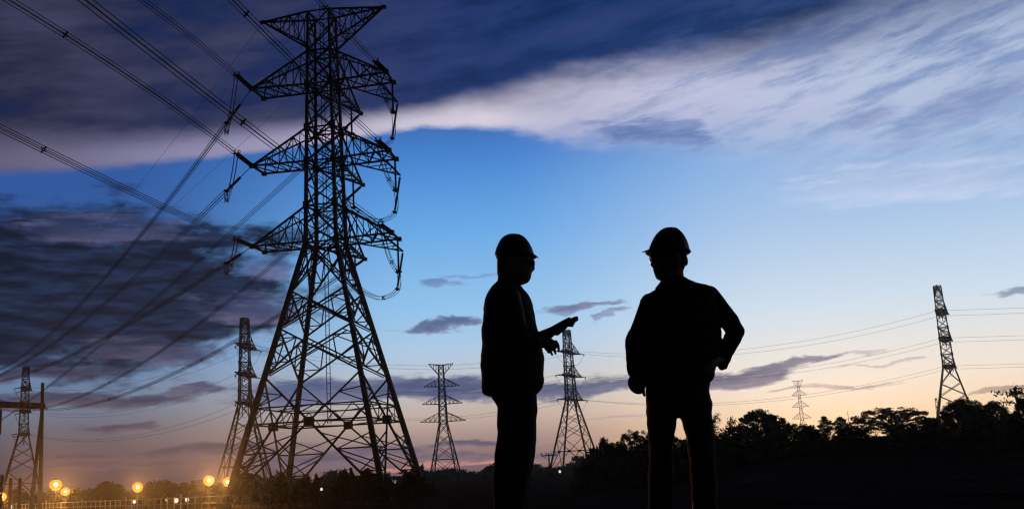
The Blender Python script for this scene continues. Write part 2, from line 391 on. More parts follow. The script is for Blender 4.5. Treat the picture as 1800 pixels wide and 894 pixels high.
    def arm(sx, z, zt, x_tip, yn, yf, near_tip_only=True):
        m = MB(); ka, kb = ('A', 'B') if sx < 0 else ('C', 'D')
        rn, rf, tn, tf = corner(ka, z), corner(kb, z), corner(ka, zt), corner(kb, zt)
        pn, pf = np.array([x_tip, yn, z]), np.array([x_tip + .1 * -sx, yf, z])
        m.bar(rn, pn, CH); m.bar(rf, pf, CH); m.bar(pn, pf, CH * 1.1); m.bar(tn, pn, CH); m.bar(tf, pn, CH * .85)
        m.bar(pn - (0.3, 0, 0), pn + (0.3, 0, 0), .55 * ws); m.bar(pf - (.3, 0, 0), pf + (.3, 0, 0), .5 * ws)
        n = 4
        for i in range(n):
            t0, t1 = i / n, (i + 1) / n
            a0, a1, b0, b1 = lerp(rn, pn, t0), lerp(rn, pn, t1), lerp(rf, pf, t0), lerp(rf, pf, t1)
            m.bar(a0, b1, BR * 1.3); m.bar(b0, a1, BR * 1.3)
            c0, c1 = lerp(tn, pn, t0), lerp(tn, pn, t1); e0, e1 = lerp(tf, pn, t0), lerp(tf, pn, t1)
            if i: m.bar(a0, c0, BR); m.bar(b0, e0, BR); m.bar(c0, e0, BR)
            if i % 2 == 0: m.bar(a0, c1, BR * 1.3); m.bar(b0, e1, BR)
            else: m.bar(c0, a1, BR * 1.3); m.bar(e0, b1, BR)
            if detail and i < 3:
                mm = lerp(a0, c1, .5) if i % 2 == 0 else lerp(c0, a1, .5)
                m.bar(lerp(a0, a1, .5), mm, BR * .8); m.bar(lerp(c0, c1, .5), mm, BR * .8); m.bar(lerp(c0, c1, .5), lerp(e0, e1, .5), BR * .7)
        m.build('cross_arm', STEEL, root)
    for L in (2, 3, 4):
        arm(-1, ARMZ[L], ARMTOP[L], -9.0, -2.1, 1.7); arm(1, ARMZ[L], ARMTOP[L], 9.3, -2.5, 1.3)
    # earth-wire arms: level on top, sloping below
    for sx, ka, kb in ((-1, 'A', 'B'), (1, 'C', 'D')):
        m = MB(); tip = np.array([(8.5 if sx > 0 else -8.3) * peak, .1, 63.2])
        for k in (ka, kb):
            m.bar(corner(k, 63.2), tip, CH * .95); m.bar(corner(k, 58.6), tip, CH * .9)
            for i in range(1, 5):
                a, b = lerp(corner(k, 58.6), tip, i / 5), lerp(corner(k, 63.2), tip, i / 5)
                m.bar(a, b, BR); m.bar(a if i % 2 else b, lerp(corner(k, 63.2) if i % 2 else corner(k, 58.6), tip, (i - 1) / 5), BR)
        for i in range(5):
            t0, t1 = i / 5, (i + 1) / 5
            for z in (63.2, 58.6):
                m.bar(lerp(corner(ka, z), tip, t0), lerp(corner(kb, z), tip, t1), BR); m.bar(lerp(corner(ka, z), tip, t0), lerp(corner(kb, z), tip, t0), BR)
        m.bar(tip - (.35, 0, 0), tip + (.35, 0, 0), .4 * ws)
        m.build('earth_wire_arm', STEEL, root)
    if rear:
        for L in (2, 3, 4):
            z = ARMZ[L]
            m = MB(); tip = np.array([1.6, 11.3, z])
            for k in 'BD':
                m.bar(corner(k, z), tip, CH); m.bar(corner(k, ARMTOP[L]), tip, CH)
                for i in range(1, 4):
                    a, b = lerp(corner(k, z), tip, i / 4), lerp(corner(k, ARMTOP[L]), tip, i / 4); m.bar(a, b, BR); m.bar(b, lerp(corner(k, z), tip, (i - 1) / 4), BR)
            for i in range(4):
                m.bar(lerp(corner('B', z), tip, i / 4), lerp(corner('D', z), tip, (i + 1) / 4), BR); m.bar(lerp(corner('B', z), tip, i / 4), lerp(corner('D', z), tip, i / 4), BR)
            m.bar(tip - (.3, 0, 0), tip + (.3, 0, 0), .45 * ws)
            m.build('rear_bracket', STEEL, root)
            m = MB(); tip = np.array([7.8, 8.4, z])
            p, q = lerp(corner('D', z), np.array([9.3, 1.3, z]), .25), lerp(corner('D', z), np.array([9.3, 1.3, z]), .8)
            q2 = lerp(corner('D', ARMTOP[L]), np.array([9.3, -2.5, z]), .5)
            m.bar(p, tip, CH * .7); m.bar(q, tip, CH * .7); m.bar(q2, tip, CH * .7)
            for i in (1, 2, 3): m.bar(lerp(p, tip, i / 4), lerp(q, tip, i / 4), BR); m.bar(lerp(p, tip, i / 4), lerp(q2, tip, i / 4), BR)
            m.build('jumper_outrigger', STEEL, root)
    return root

def insulator_mb(mb, a, b, r=.17, sheds=14):
    a = np.array(a, float); b = np.array(b, float); pts, rad = [], []
    for i in range(sheds * 2 + 1):
        t = i / (sheds * 2); pts.append(lerp(a, b, .06 + .88 * t)); rad.append(r if i % 2 else r * .62)
    mb.tube([a, pts[0]], .05); mb.tube(pts, rad, 8); mb.tube([pts[-1], b], .05)

THM = R(-8.48); MBASE = np.array([-23.52, 126.9, 0.0])
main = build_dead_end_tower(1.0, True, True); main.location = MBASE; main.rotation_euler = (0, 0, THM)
tag(main, 'huge dark steel lattice transmission tower standing nearest, with four tiers of arms', 'transmission tower', 'lattice towers of the power line')
cT, sT = math.cos(THM), math.sin(THM)
def tw(p): return np.array([MBASE[0] + p[0] * cT - p[1] * sT, MBASE[1] + p[0] * sT + p[1] * cT, p[2]])
def tl(w): x, y = w[0] - MBASE[0], w[1] - MBASE[1]; return np.array([x * cT + y * sT, -x * sT + y * cT, w[2]])

# ------------------------------------------------------------------ conductors of the near tower
def fit(P0, az, pts, sgn):
    d = np.array([math.sin(az), math.cos(az)]) * sgn; n = np.array([d[1], -d[0]]); S, Q = [], []
    for p in pts:
        rr = ray(*p); t = ((P0 - eye)[:2] @ n) / (rr[:2] @ n); q = eye + rr * t; S.append((q - P0)[:2] @ d); Q.append(q[2] - P0[2])
    A = np.stack([np.array(S), np.array(S) ** 2], 1); c, *_ = np.linalg.lstsq(A, np.array(Q), rcond=None)
    return d, c
def curve_pts(P0, d, c, s0, s1, n): return [np.array([P0[0] + d[0] * s, P0[1] + d[1] * s, P0[2] + c[0] * s + c[1] * s * s]) for s in np.linspace(s0, s1, n)]
def bundle(pts, label, group, nw=4, gap=.42, r=.036, spacers=(), name='power_line', cat='power line'):
    root = empty(name, pts[0]); tag(root, label, cat, group); o0 = np.array(pts[0])
    d = np.array(pts[-1]) - np.array(pts[0]); d[2] = 0; d /= max(1e-6, np.linalg.norm(d)); side = np.array([d[1], -d[0], 0]) * gap / 2; up = np.array([0, 0, gap / 2])
    offs = [side + up, side - up, -side - up, -side + up][:nw]
    if nw == 3: offs = [side + up * .6, -side + up * .6, -up]
    for of in offs:
        m = MB(); m.tube([np.array(p) + of - o0 for p in pts], r, 5); m.build('wire', WIRE, root)
    for t in spacers:
        i = t * (len(pts) - 1); k = min(int(i), len(pts) - 2); p = lerp(np.array(pts[k]), np.array(pts[k + 1]), i - k) - o0
        m = MB(); ring = [p + of * .55 for of in offs]
        for j in range(len(offs)): m.bar(ring[j], ring[(j + 1) % len(offs)], .10); m.bar(ring[j], p + offs[j] * 1.25, .10)
        m.build('spacer', STEEL, root)
    return root
def ins_part(a, b, r=.17, double=True, gap=.34, sheds=16):
    """a and b in world; the string is bolted to the near tower"""
    m = MB(); a, b = tl(a), tl(b); d = (b - a); hd = np.array([d[1], -d[0], 0]); L = np.linalg.norm(hd)
    hd = hd / L if L > .2 else np.array([1.0, 0, 0])
    if double:
        for s in (-1, 1): insulator_mb(m, lerp(a, b, .04) + hd * gap * s / 2, lerp(a, b, .96) + hd * gap * s / 2, r, sheds)
        m.bar(a - hd * .3, a + hd * .3, .2); m.bar(b - hd * .42, b + hd * .42, .16); m.bar(lerp(a, b, -.04), a, .2)
        u = np.array([0, 0, .45]); q = lerp(a, b, .9)
        for s in (-1, 1): m.tube([b + hd * s * .3, b + hd * s * .3 + u, q + hd * s * .3 + u, q + hd * s * .3 + u * .5], .045)
    else:
        insulator_mb(m, a, b, r, sheds); m.bar(b - hd * .4, b + hd * .4, .2); m.ball(b, .26)
    return m.build('insulator_string', INSUL, main)

tips = {}
for L in (2, 3, 4):
    tips['L%d' % L] = tw((-9.0, -2.1, ARMZ[L])); tips['R%d' % L] = tw((9.3, -2.5, ARMZ[L])); tips['B%d' % L] = tw((1.6, 11.3, ARMZ[L])); tips['O%d' % L] = tw((7.8, 8.4, ARMZ[L]))
LVL = {2: 'highest', 3: 'middle', 4: 'lowest'}
IN = {'L2': [(422, 138), (275, 18), (250, 0)], 'L3': [(420, 272), (386, 247), (78, 40), (10, -5)], 'L4': [(407, 417), (375, 402), (48, 252), (0, 222)],
      'R2': [(655, 105), (615, 60), (560, 0)], 'R3': [(654, 244), (541, 131), (460, 44), (406, 4)], 'R4': [(665, 392), (513, 279), (425, 214), (150, 0)]}
OUT = {'L2': [(433, 182), (410, 222), (402, 232), (292, 365), (185, 484), (131, 540), (0, 650)], 'L3': [(430, 312), (392, 351), (342, 393), (167, 545), (0, 659)],
       'L4': [(418, 450), (383, 487), (374, 488), (237, 558), (139, 617), (0, 670)], 'B2': [(511, 303), (448, 360), (322, 487), (241, 558), (150, 625)],
       'B3': [(495, 440), (400, 527), (345, 572), (194, 677), (83, 714)], 'B4': [(496, 543), (380, 625), (214, 692), (85, 720)]}
AZI, AZO = R(9.5), R(-35)
in_end, out_end = {}, {}
for k, pts in IN.items():
    d, c = fit(tips[k], AZI, pts, -1); P = curve_pts(tips[k], d, c, 0, 4.6, 2); in_end[k] = P[1]; ins_part(P[0], P[1], .2)
    line = curve_pts(tips[k], d, c, 4.6, 150, 40)
    bundle(line, 'four wire bundle running overhead from the %s %s arm of the near tower' % (LVL[int(k[1])], 'left' if k[0] == 'L' else 'right'),
           'conductor bundles arriving at the near tower', spacers={'L2': (.3,), 'L3': (.245, .55), 'L4': (.262, .6), 'R2': (.12, .5), 'R3': (.257, .6), 'R4': (.262, .6)}[k])
for k, pts in OUT.items():
    d, c = fit(tips[k], AZO, pts, 1); s0, LI = {'L': (4.0, 5.6), 'B': (.5, 4.6)}[k[0]]; P = curve_pts(tips[k], d, c, 0, s0 + LI, 2)
    a = lerp(P[0], P[1], s0 / (s0 + LI)); out_end[k] = P[1]; ins_part(a, P[1], .2, False, sheds=18)
    m = MB(); m.bar(tl(P[0]), tl(a), .07); m.build('link_rod', STEEL, main)
    line = curve_pts(tips[k], d, c, s0 + LI, 330, 40)
    bundle(line, 'four wire bundle sloping far left from the %s %s of the near tower' % (LVL[int(k[1])], 'left arm' if k[0] == 'L' else 'rear bracket'),
           'conductor bundles leaving the near tower', r=.05, spacers=(.2, .42, .66))
def bez(pts, n=22):
    pts = [np.array(p, float) for p in pts]; out = []
    P = [2 * pts[0] - pts[1]] + pts + [2 * pts[-1] - pts[-2]]
    for i in range(1, len(P) - 2):
        for t in np.linspace(0, 1, n // (len(P) - 3) + 2)[:-1]:
            out.append(.5 * (2 * P[i] + (P[i + 1] - P[i - 1]) * t + (2 * P[i - 1] - 5 * P[i] + 4 * P[i + 1] - P[i + 2]) * t * t + (-P[i - 1] + 3 * P[i] - 3 * P[i + 1] + P[i + 2]) * t ** 3))
    out.append(pts[-1]); return out
for L in (2, 3, 4):
    a, b = in_end['L%d' % L], out_end['L%d' % L]
    q = [a, lerp(a, b, .25) - (0, 0, 1.1), lerp(a, b, .6) - (0, 0, 1.6), lerp(a, b, .88) - (0, 0, 1.3), lerp(a, b, 1.0) - (0, 0, 1.4), lerp(a, b, 1.08) - (0, 0, .8), b]
    bundle(bez(q), 'jumper cable loop hanging below the %s left arm of the near tower' % LVL[L], 'jumper loops on the near tower', nw=4, gap=.4, r=.034, spacers=(.3, .62), name='jumper_cable', cat='jumper cable')
    a, b = in_end['R%d' % L], out_end['B%d' % L]
    o = tips['O%d' % L]; h1 = lerp(tips['R%d' % L], tw((9.2, 1.3, ARMZ[L])), .8); e1 = h1 - (0, 0, 4.4); e2 = o + np.array([-1.0, .6, -5.0]); h3 = tw((1.4, 7.5, ARMZ[L])); e3 = h3 - (0, 0, 4.2)
    ins_part(h1, e1, .16, False, sheds=18); ins_part(o, e2, .18, False, sheds=18); ins_part(h3, e3, .16, False, sheds=18)
    q = [a, lerp(a, e1, .4) - (0, 0, 1.3), lerp(a, e1, .8) - (0, 0, .7), e1 - (0, 0, .2), e2 - (0, 0, .15), lerp(e2, e3, .45) - (0, 0, 1.5), e3 - (0, 0, .2), lerp(e3, b, .5) - (0, 0, .8), b]
    bundle(bez(q, 34), 'jumper cable loop swinging round the right side below the %s right arm' % LVL[L], 'jumper loops on the near tower', nw=4, gap=.4, r=.034, spacers=(.18, .3, .6, .72), name='jumper_cable', cat='jumper cable')
# earth wires
def single(P, lab, r=.022, group='thin earth wires', name='earth_wire', mt=WIRE):
    o0 = np.array(P[0]); m = MB(); m.tube([np.array(p) - o0 for p in P], r, 5); o = m.build(name, mt); o.location = o0; tag(o, lab, 'cable', group); return o
tipL, tipR = tw((-8.3, .1, 63.2)), tw((8.5, .1, 63.2))
d, c = fit(tipL, AZO, [(346, 200), (241, 337), (121, 462), (40, 560)], 1); single(curve_pts(tipL, d, c, 0, 320, 40), 'thin earth wire falling from the top left tip of the near tower')
d, c = fit(tipR, AZO, [(450, 240), (302, 357), (140, 500)], 1); single(curve_pts(tipR, d, c, 0, 320, 40), 'thin earth wire from the top right tip passing behind the near tower')
d, c = fit(tipR, AZI, [(676, 6), (668, -6)], -1); single(curve_pts(tipR, d, (-.01, .0004), 0, 120, 30), 'thin earth wire rising out of the picture from the top right tip')

# ------------------------------------------------------------------ distant towers
def place_axis(px_top, py_top, px_bot, py_bot, H):
    a, e = azel(px_top, py_top); dist = (H - EYE) / math.tan(R(e)); a2 = azel(px_bot, py_bot)[0]; a = .5 * (a + a2)
    x, y = dist * math.sin(R(a)), dist * math.cos(R(a)); return np.array([x, y, 0.0]), dist
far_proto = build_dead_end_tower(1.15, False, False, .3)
FT = {}
def far_strings(root, rzw, dirs, Ls=7.5, drop=6.0):
    """dead-end strings and jumper loops, bolted to the tower, in its own axes; dirs = world azimuths of the two spans"""
    ends = {}
    for L in (2, 3, 4):
        for sx in (-1, 1):
            for j, az in enumerate(dirs):
                a = np.array([9.1 * sx, (-2.1 if j == 0 else 1.7), ARMZ[L]]); dw = np.array([math.sin(az), math.cos(az)])
                dl = np.array([dw[0] * math.cos(rzw) + dw[1] * math.sin(rzw), -dw[0] * math.sin(rzw) + dw[1] * math.cos(rzw), 0])
                b = a + dl * Ls - (0, 0, .4); m = MB(); insulator_mb(m, a, b, .26, 10); m.bar(b, b - (0, 0, .9), .35); m.build('insulator_string', INSUL, root); ends[(L, sx, j)] = b
            p, q = ends[(L, sx, 0)], ends[(L, sx, 1)]; mid = (p + q) / 2 - (0, 0, drop)
            m = MB(); m.tube(bez([p, lerp(p, mid, .55) - (0, 0, 1.2), mid, lerp(q, mid, .55) - (0, 0, 1.2), q], 16), .055, 5); m.build('jumper_cable', WIRE, root)
            h = np.array([6.5 * sx, -.2, ARMZ[L]]); m = MB(); insulator_mb(m, h, (h[0], h[1], mid[2]), .2, 10); m.build('insulator_string', INSUL, root)
    return ends
far_list = [('T1', (47, 645), (36, 862), 88, 'dark lattice tower at far left rising behind the gantry beam'),
            ('T2', (429, 560), (432, 845), 80, 'lattice tower with stubby arms seen just left of the near tower'),
            ('T4', (998, 580), (1010, 826), 72, "lattice tower between the two men below the talking man's hands"),
            ('T6', (1647, 503), (1680, 730), 89, 'lattice tower alone at far right rising from the trees')]
for i, (nm, pt, pb, rot, lab) in enumerate(far_list):
    o = far_proto if i == 0 else copy_tree(far_proto)
    P, dist = place_axis(*pt, *pb, 63.2); o.location = P
    v = math.atan2(P[0], P[1]); rz = -v + R(rot); o.rotation_euler = (0, 0, rz); tag(o, lab, 'transmission tower', 'lattice towers of the power line'); FT[nm] = (o, P, rz)
# spans between them
order = ['T1', 'T2', 'T4', 'T6']
Pend = FT['T6'][1] + np.array([330, -20, 0.0]); Pstart = FT['T1'][1] + np.array([-260, -60, 0.0])
ENDS = {}
for i, nm in enumerate(order):
    o, P, rz = FT[nm]
    prev = FT[order[i - 1]][1] if i else Pstart; nxt = FT[order[i + 1]][1] if i < 3 else Pend
    dv0, dv1 = prev - P, nxt - P
    ENDS[nm] = far_strings(o, rz, (math.atan2(dv0[0], dv0[1]), math.atan2(dv1[0], dv1[1])), *((3.2, 2.6) if nm == 'T6' else (6.5, 5.0)))
def wpos(nm, b): o, P, rz = FT[nm]; return np.array([P[0] + b[0] * math.cos(rz) - b[1] * math.sin(rz), P[1] + b[0] * math.sin(rz) + b[1] * math.cos(rz), b[2]])
def sagline(a, b, sag, n=24): return [lerp(a, b, t) - np.array([0, 0, 4 * sag * t * (1 - t)]) for t in np.linspace(0, 1, n)]
names = {'T1': 'gantry tower', 'T2': 'stubby tower', 'T4': 'tower between men', 'T6': 'far right tower'}
for L in (2, 3, 4):
    for sx in (-1, 1):
        for i in range(4):
            a = wpos(order[i], ENDS[order[i]][(L, sx, 1)])
            if i < 3: b = wpos(order[i + 1], ENDS[order[i + 1]][(L, sx, 0)]); t = 'from %s to %s' % (names[order[i]], names[order[i + 1]])
            else: b = a + np.array([330, -20, 0.0]); t = 'running out right from far right tower'
            single(sagline(a, b, 7.0 if i < 3 else 3.0), 'thin %s %s wire %s' % ({2: 'top', 3: 'middle', 4: 'bottom'}[L], 'nearer' if sx < 0 else 'farther', t), .045, 'distant conductors strung between towers', 'power_line')

def build_suspension_tower(ws=1.35, H=52.0):
    root = empty('transmission_tower', (0, 0, 0)); prof = ([0, 25, H], [6.6, 1.75, 1.05]); h = lambda z: float(np.interp(z, *prof))
    cn = lambda k, z: np.array([SG[k][0] * h(z), SG[k][1] * h(z), z])
    for k in 'ABCD':
        m = MB(); m.bar(cn(k, -.5), cn(k, 25), .42 * ws, .34 * ws); m.bar(cn(k, 25), cn(k, H), .34 * ws, .22 * ws); m.build('leg', STEEL, root)
    m = MB(); lv = [0, 9, 15, 20, 25] + list(np.linspace(25, H, 11))[1:]
    for a, b in FACES:
        for z0, z1 in zip(lv[:-1], lv[1:]): m.bar(cn(a, z0), cn(b, z1), .17 * ws); m.bar(cn(b, z0), cn(a, z1), .17 * ws)
        for z in (9, 25, 33, 41, H): m.bar(cn(a, z), cn(b, z), .2 * ws)
    m.build('bracing', STEEL, root)
    for z, w, dz in ((26, 10.6, 4.2), (34, 9.4, 4), (42, 8.4, 3.8)):
        for s in (-1, 1):
            m = MB(); ka, kb = ('A', 'B') if s < 0 else ('C', 'D'); tip = np.array([w * s, 0, z + .2])
            for k in (ka, kb):
                m.bar(cn(k, z), tip, .2 * ws); m.bar(cn(k, z + dz), tip, .18 * ws)
                for i in (1, 2, 3): m.bar(lerp(cn(k, z), tip, i / 4), lerp(cn(k, z + dz), tip, i / 4), .1 * ws); m.bar(lerp(cn(k, z), tip, i / 4), lerp(cn(k, z + dz), tip, (i - 1) / 4), .1 * ws)
            m.build('cross_arm', STEEL, root)
    for s in (-1, 1):
        m = MB(); ka, kb = ('A', 'B') if s < 0 else ('C', 'D'); tip = np.array([5.8 * s, 0, H + .6])
        for k in (ka, kb):
            m.bar(cn(k, H), tip, .2 * ws); m.bar(cn(k, H - 4.5), tip, .18 * ws)
            for i in (1, 2, 3): m.bar(lerp(cn(k, H), tip, i / 4), lerp(cn(k, H - 4.5), tip, i / 4), .1 * ws)
        m.build('earth_wire_arm', STEEL, root)
    return root
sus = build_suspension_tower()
P, dist = place_axis(774, 641, 784, 836, 52); sus.location = P; sus.rotation_euler = (0, 0, R(14)); tag(sus, 'lattice tower with flared top and pointed arms right of the near tower', 'transmission tower', 'lattice towers of the power line')
o = copy_tree(sus); P, dist = place_axis(1402, 670, 1411, 745, 52); P, dist = P * 1.12, dist * 1.12; o.location = P; o.scale = (.68, .7, 1.12); o.rotation_euler = (0, 0, R(-16)); tag(o, 'small faint tower far off above the trees right of the standing men', 'transmission tower', 'lattice towers of the power line')
o = copy_tree(sus); P, dist = place_axis(1646, 700, 1650, 742, 52); o.location = P; o.rotation_euler = (0, 0, R(70)); tag(o, 'tiny farthest tower peeping up beside the far right tower foot', 'transmission tower', 'lattice towers of the power line')

# ------------------------------------------------------------------ substation gantry, posts, fence, lamps at the left
gy = 165
def at(px, py, dist=gy): return on_d(px, py, dist)
gr = empty('steel_gantry', (*at(72, 870)[:2], 0)); g0 = np.array(gr.location); tag(gr, 'dark steel gantry with a level beam and propped post at far left', 'gantry')
m = MB(); pt = at(75, 672); pb = np.array([*at(71.5, 865)[:2], -.3]); m.bar(pb - g0, pt - g0, .46, .34); m.build('post', CONC, gr)
m = MB(); m.bar(np.array([*at(47, 865)[:2], -.3]) - g0 + (0, 1.2, 0), at(73, 716) - g0 + (0, .3, 0), .42, .34); m.build('prop', CONC, gr)
m = MB(); bl, br_ = at(-60, 708), at(79, 713.5)
for dz in (-.35, .35): m.bar(bl - g0 + (0, 0, dz), br_ - g0 + (0, 0, dz), .22)
for i in range(24):
    a, b = lerp(bl, br_, i / 24) - g0, lerp(bl, br_, (i + 1) / 24) - g0; s = .35 if i % 2 else -.35; m.bar(a + (0, 0, s), b + (0, 0, -s), .2); m.bar(a + (0, 0, s), a - (0, 0, s), .3)
m.bar(bl - g0 + (0, .2, 0), br_ - g0 + (0, .2, 0), .42); m.build('beam', STEEL, gr)
m = MB(); m.bar(at(66, 806) - g0, at(72, 805) - g0, .25); m.build('tie_bar', STEEL, gr)
hs = at(2, 716) - g0; m = MB(); insulator_mb(m, hs, hs - (0, 0, 4), .2, 12); m.build('insulator_string', INSUL, gr)
for px, pt_, pb_, lab in ((1.5, 832, 884, 'short dark substation post at the very left edge'), (17, 838, 886, 'short dark substation post left of the striped one'), (33.5, 838, 889, 'ribbed substation post with pale bands below the gantry')):
    root = empty('substation_post', (*at(px, pb_)[:2], 0)); q0 = np.array(root.location); top = at(px, pt_) - q0; top[0] = top[1] = 0
    m = MB(); m.bar((0, 0, -.2), top * .55, .28); m.build('base', CONC, root); m = MB(); insulator_mb(m, top * .54, top, .3, 8); m.build('insulator', INSUL, root); tag(root, lab, 'post', 'substation posts')

fa, fb = np.array([*on_d(8, 880, 215)[:2], 0]), np.array([*on_d(474, 868, 108)[:2], 0])
fr = empty('railing_fence', fa); tag(fr, 'low railing fence with thin posts glowing in the orange lamplight', 'fence'); fv = fb - fa
NP = 52
for i in range(NP):
    p = fv * i / (NP - 1); h = 1.53 + .06 * math.sin(i * 7.3) + (.35 if i % 9 == 4 else 0)
    m = MB(); m.bar(p - (0, 0, .2), p + (0, 0, h), .11); m.build('post', PAINT, fr)
for z in (1.45, .75):
    m = MB(); m.bar((0, -.07, z), fv + (0, -.07, z), .08); m.build('rail', PAINT, fr)

def street_lamp(px, py, dist, lab, rad=.8, w=2500):
    p = on_d(px, py, dist); zg = gz(p[0], p[1]); root = empty('street_lamp', (p[0], p[1], zg), math.atan2(-p[0], p[1])); h = p[2] - zg
    m = MB(); m.bar((0, .55, -.2), (0, .55, h + .1), .13, .09, 8); m.bar((0, .55, h), (0, .2, h), .14); m.build('pole', STEEL, root)
    m = MB(); m.tube([(0, .3, h), (0, .22, h), (0, -.04, h - .02)], [rad * .5, rad * .92, rad * 1.04], 20); m.build('housing', STEEL, root)
    m = MB(); m.tube([(0, -.05, h - .02), (0, -.09, h - .02), (0, -.11, h - .02)], [rad, rad * .92, rad * .7], 24); m.build('lens', GLOW, root)  # wide emissive disc standing in for the orange glow round the bulb
    m = MB(); m.ball((0, -.16, h - .02), (rad * .3, .12, rad * .3), 16, 10); m.build('bulb', BULB, root, True)
    li = bpy.data.lights.new('lamp_light', 'POINT'); li.energy = w; li.color = (1, .45, .12); li.shadow_soft_size = .3; lo = bpy.data.objects.new('lamp_light', li); C.objects.link(lo); lo.parent = root; lo.location = (0, -1.1, h - rad - .45)
    sp = bpy.data.lights.new('halo_spot', 'SPOT'); sp.energy = 21000; sp.color = (1, .42, .1); sp.spot_size = R(75); sp.spot_blend = 1; sp.shadow_soft_size = .15; so = bpy.data.objects.new('halo_spot', sp); C.objects.link(so); so.parent = root; so.location = (0, -.5, h); so.rotation_euler = (R(92), 0, R(180))  # extra spot aimed at the viewer, added to raise a halo in the haze
    tag(root, lab, 'street lamp', 'orange lamps along the fence'); return root
for px, py, dist, lab, rad in ((98, 851, 178, 'bright orange lamp just right of the gantry posts, higher of two', .95), (115, 862.5, 190, 'orange lamp low beside the brighter one right of the gantry', .72),
                          (242, 855, 158, 'single orange lamp glowing over the middle of the fence', .75), (367, 843.5, 132, "orange lamp left of the near tower's leftmost foot, left one of pair", .66),
                          (400, 845.5, 136, "orange lamp against the near tower's leftmost foot, right one of pair", .6), (3, 872, 200, 'orange lamp at the left edge below the gantry', .8)):
    street_lamp(px, py, dist, lab, rad * .95, 1500)
def pole_light(px, pt_, pb_, dist, lab):
    b = on_d(px, pb_, dist); t = on_d(px, pt_, dist); root = empty('light_pole', (b[0], b[1], 0)); h = t[2]
    m = MB(); m.bar((0, 0, -.2), (0, 0, h), .22, .14, 8); m.build('pole', CONC, root); m = MB(); m.bar((-.1, 0, h), (.5, 0, h + .1), .2, .28); m.build('lamp_head', STEEL, root); tag(root, lab, 'light pole', 'slim unlit poles by the fence')
for a in ((177, 859, 886, 210, 'slim light pole left of the middle orange lamp'), (317.5, 850, 884, 190, 'slim light pole right of the middle orange lamp'), (476, 838, 868, 150, 'slim pole at the right end of the railing fence')): pole_light(*a)
def small_lamp(px, py, dist, lab, r=.2, gname='small white lamps'):
    p = on_d(px, py, dist); zg = gz(p[0], p[1]); zz = max(p[2], zg + .3); root = empty('white_lamp', (p[0], p[1], zg))
    m = MB(); m.bar((0, 0, -.2), (0, 0, zz - zg), .09, .07, 6); m.build('stem', STEEL, root); m = MB(); m.ball((0, 0, zz - zg), (r, r, r * 1.15), 10, 8); m.build('lamp_globe', WHITELAMP, root, True); tag(root, lab, 'lamp', gname)
for a in ((18, 890, 250, 'small white lamp low at the left end of the fence', .4), (236, 881, 200, 'small white lamp just under the middle orange lamp', .3), (292, 878, 190, 'faintest small white lamp on the fence line', .15),
          (309.5, 878.5, 190, 'round white lamp left of the slim pole on the fence', .4), (328.5, 877, 190, 'oval white lamp right of the slim pole on the fence', .34),
          (693, 845, 105, "white lamp in the bushes inside the near tower's right foot", .17), (565, 859, 100, 'tiny warm lamp among the bushes under the near tower', .12),
          (984, 828, 260, "white lamp at the foot of the tower between the men", .3), (1512, 763, 95, 'bright white lamp under the wide spreading tree', .36), (1497, 759, 95, 'small white lamp beside the bright one under the wide tree', .17)): small_lamp(*a)
# utility pole and antenna mast
b = on_d(967, 838, 260); root = empty('utility_pole', (b[0], b[1], 0)); h = on_d(964.5, 796, 260)[2]; m = MB(); m.bar((0, 0, -.3), (0, 0, h), .45, .3, 8); m.build('pole', BARK, root)
m = MB(); m.bar((-2, 0, h - .5), (2, 0, h - .5), .25); m.bar((-1.6, 0, h - .5), (0, 0, h - 1.8), .12)
m.build('cross_arm', BARK, root)
for x in (-1.8, -.6, .6, 1.8): m = MB(); insulator_mb(m, (x, 0, h - .4), (x, 0, h + .2), .12, 3); m.build('insulator', INSUL, root)
tag(root, 'leaning wooden utility pole with one crossarm beside the talking man', 'utility pole')
b = on_d(1495, 765, 150); root = empty('antenna_mast', (b[0], b[1], 2.5)); h = on_d(1493, 722, 150)[2] - 2.5; m = MB(); m.bar((0, 0, -.3), (0, 0, h), .12, .05, 6); m.build('mast', STEEL, root)
m = MB(); m.bar((-.4, 0, h * .8), (.4, 0, h * .8), .05); m.build('antenna', STEEL, root); tag(root, 'thin bare antenna mast at the left end of the wide spreading tree', 'mast')

# ------------------------------------------------------------------ vegetation
def quads(centers, size, name, m, parent, spread=.5):
    n = len(centers); a = rng.normal(size=(n, 3)); a /= np.linalg.norm(a, axis=1)[:, None]; b = rng.normal(size=(n, 3)); b -= a * (a * b).sum(1)[:, None]; b /= np.linalg.norm(b, axis=1)[:, None]
    s = size * (1 + spread * rng.uniform(-1, 1, (n, 1))); l = a * s; w = b * s * .42; c = np.asarray(centers)
    V = np.concatenate([(c - l)[:, None], (c - w)[:, None], (c + l)[:, None], (c + w)[:, None]], 1).reshape(-1, 3)
    return mesh_obj(name, V.tolist(), [(4 * i, 4 * i + 1, 4 * i + 2, 4 * i + 3) for i in range(n)], m, parent)
def clump_pts(cs, per, rx, rz):
    out = []
    for c in cs:
        p = rng.normal(size=(per, 3)); p /= np.maximum(1e-6, np.linalg.norm(p, axis=1))[:, None]; p *= rng.uniform(.1, 1, (per, 1)) ** .5
        out.append(np.array(c) + p * np.array([rx, rx, rz]) * rng.uniform(.6, 1.25))
    return np.concatenate(out)
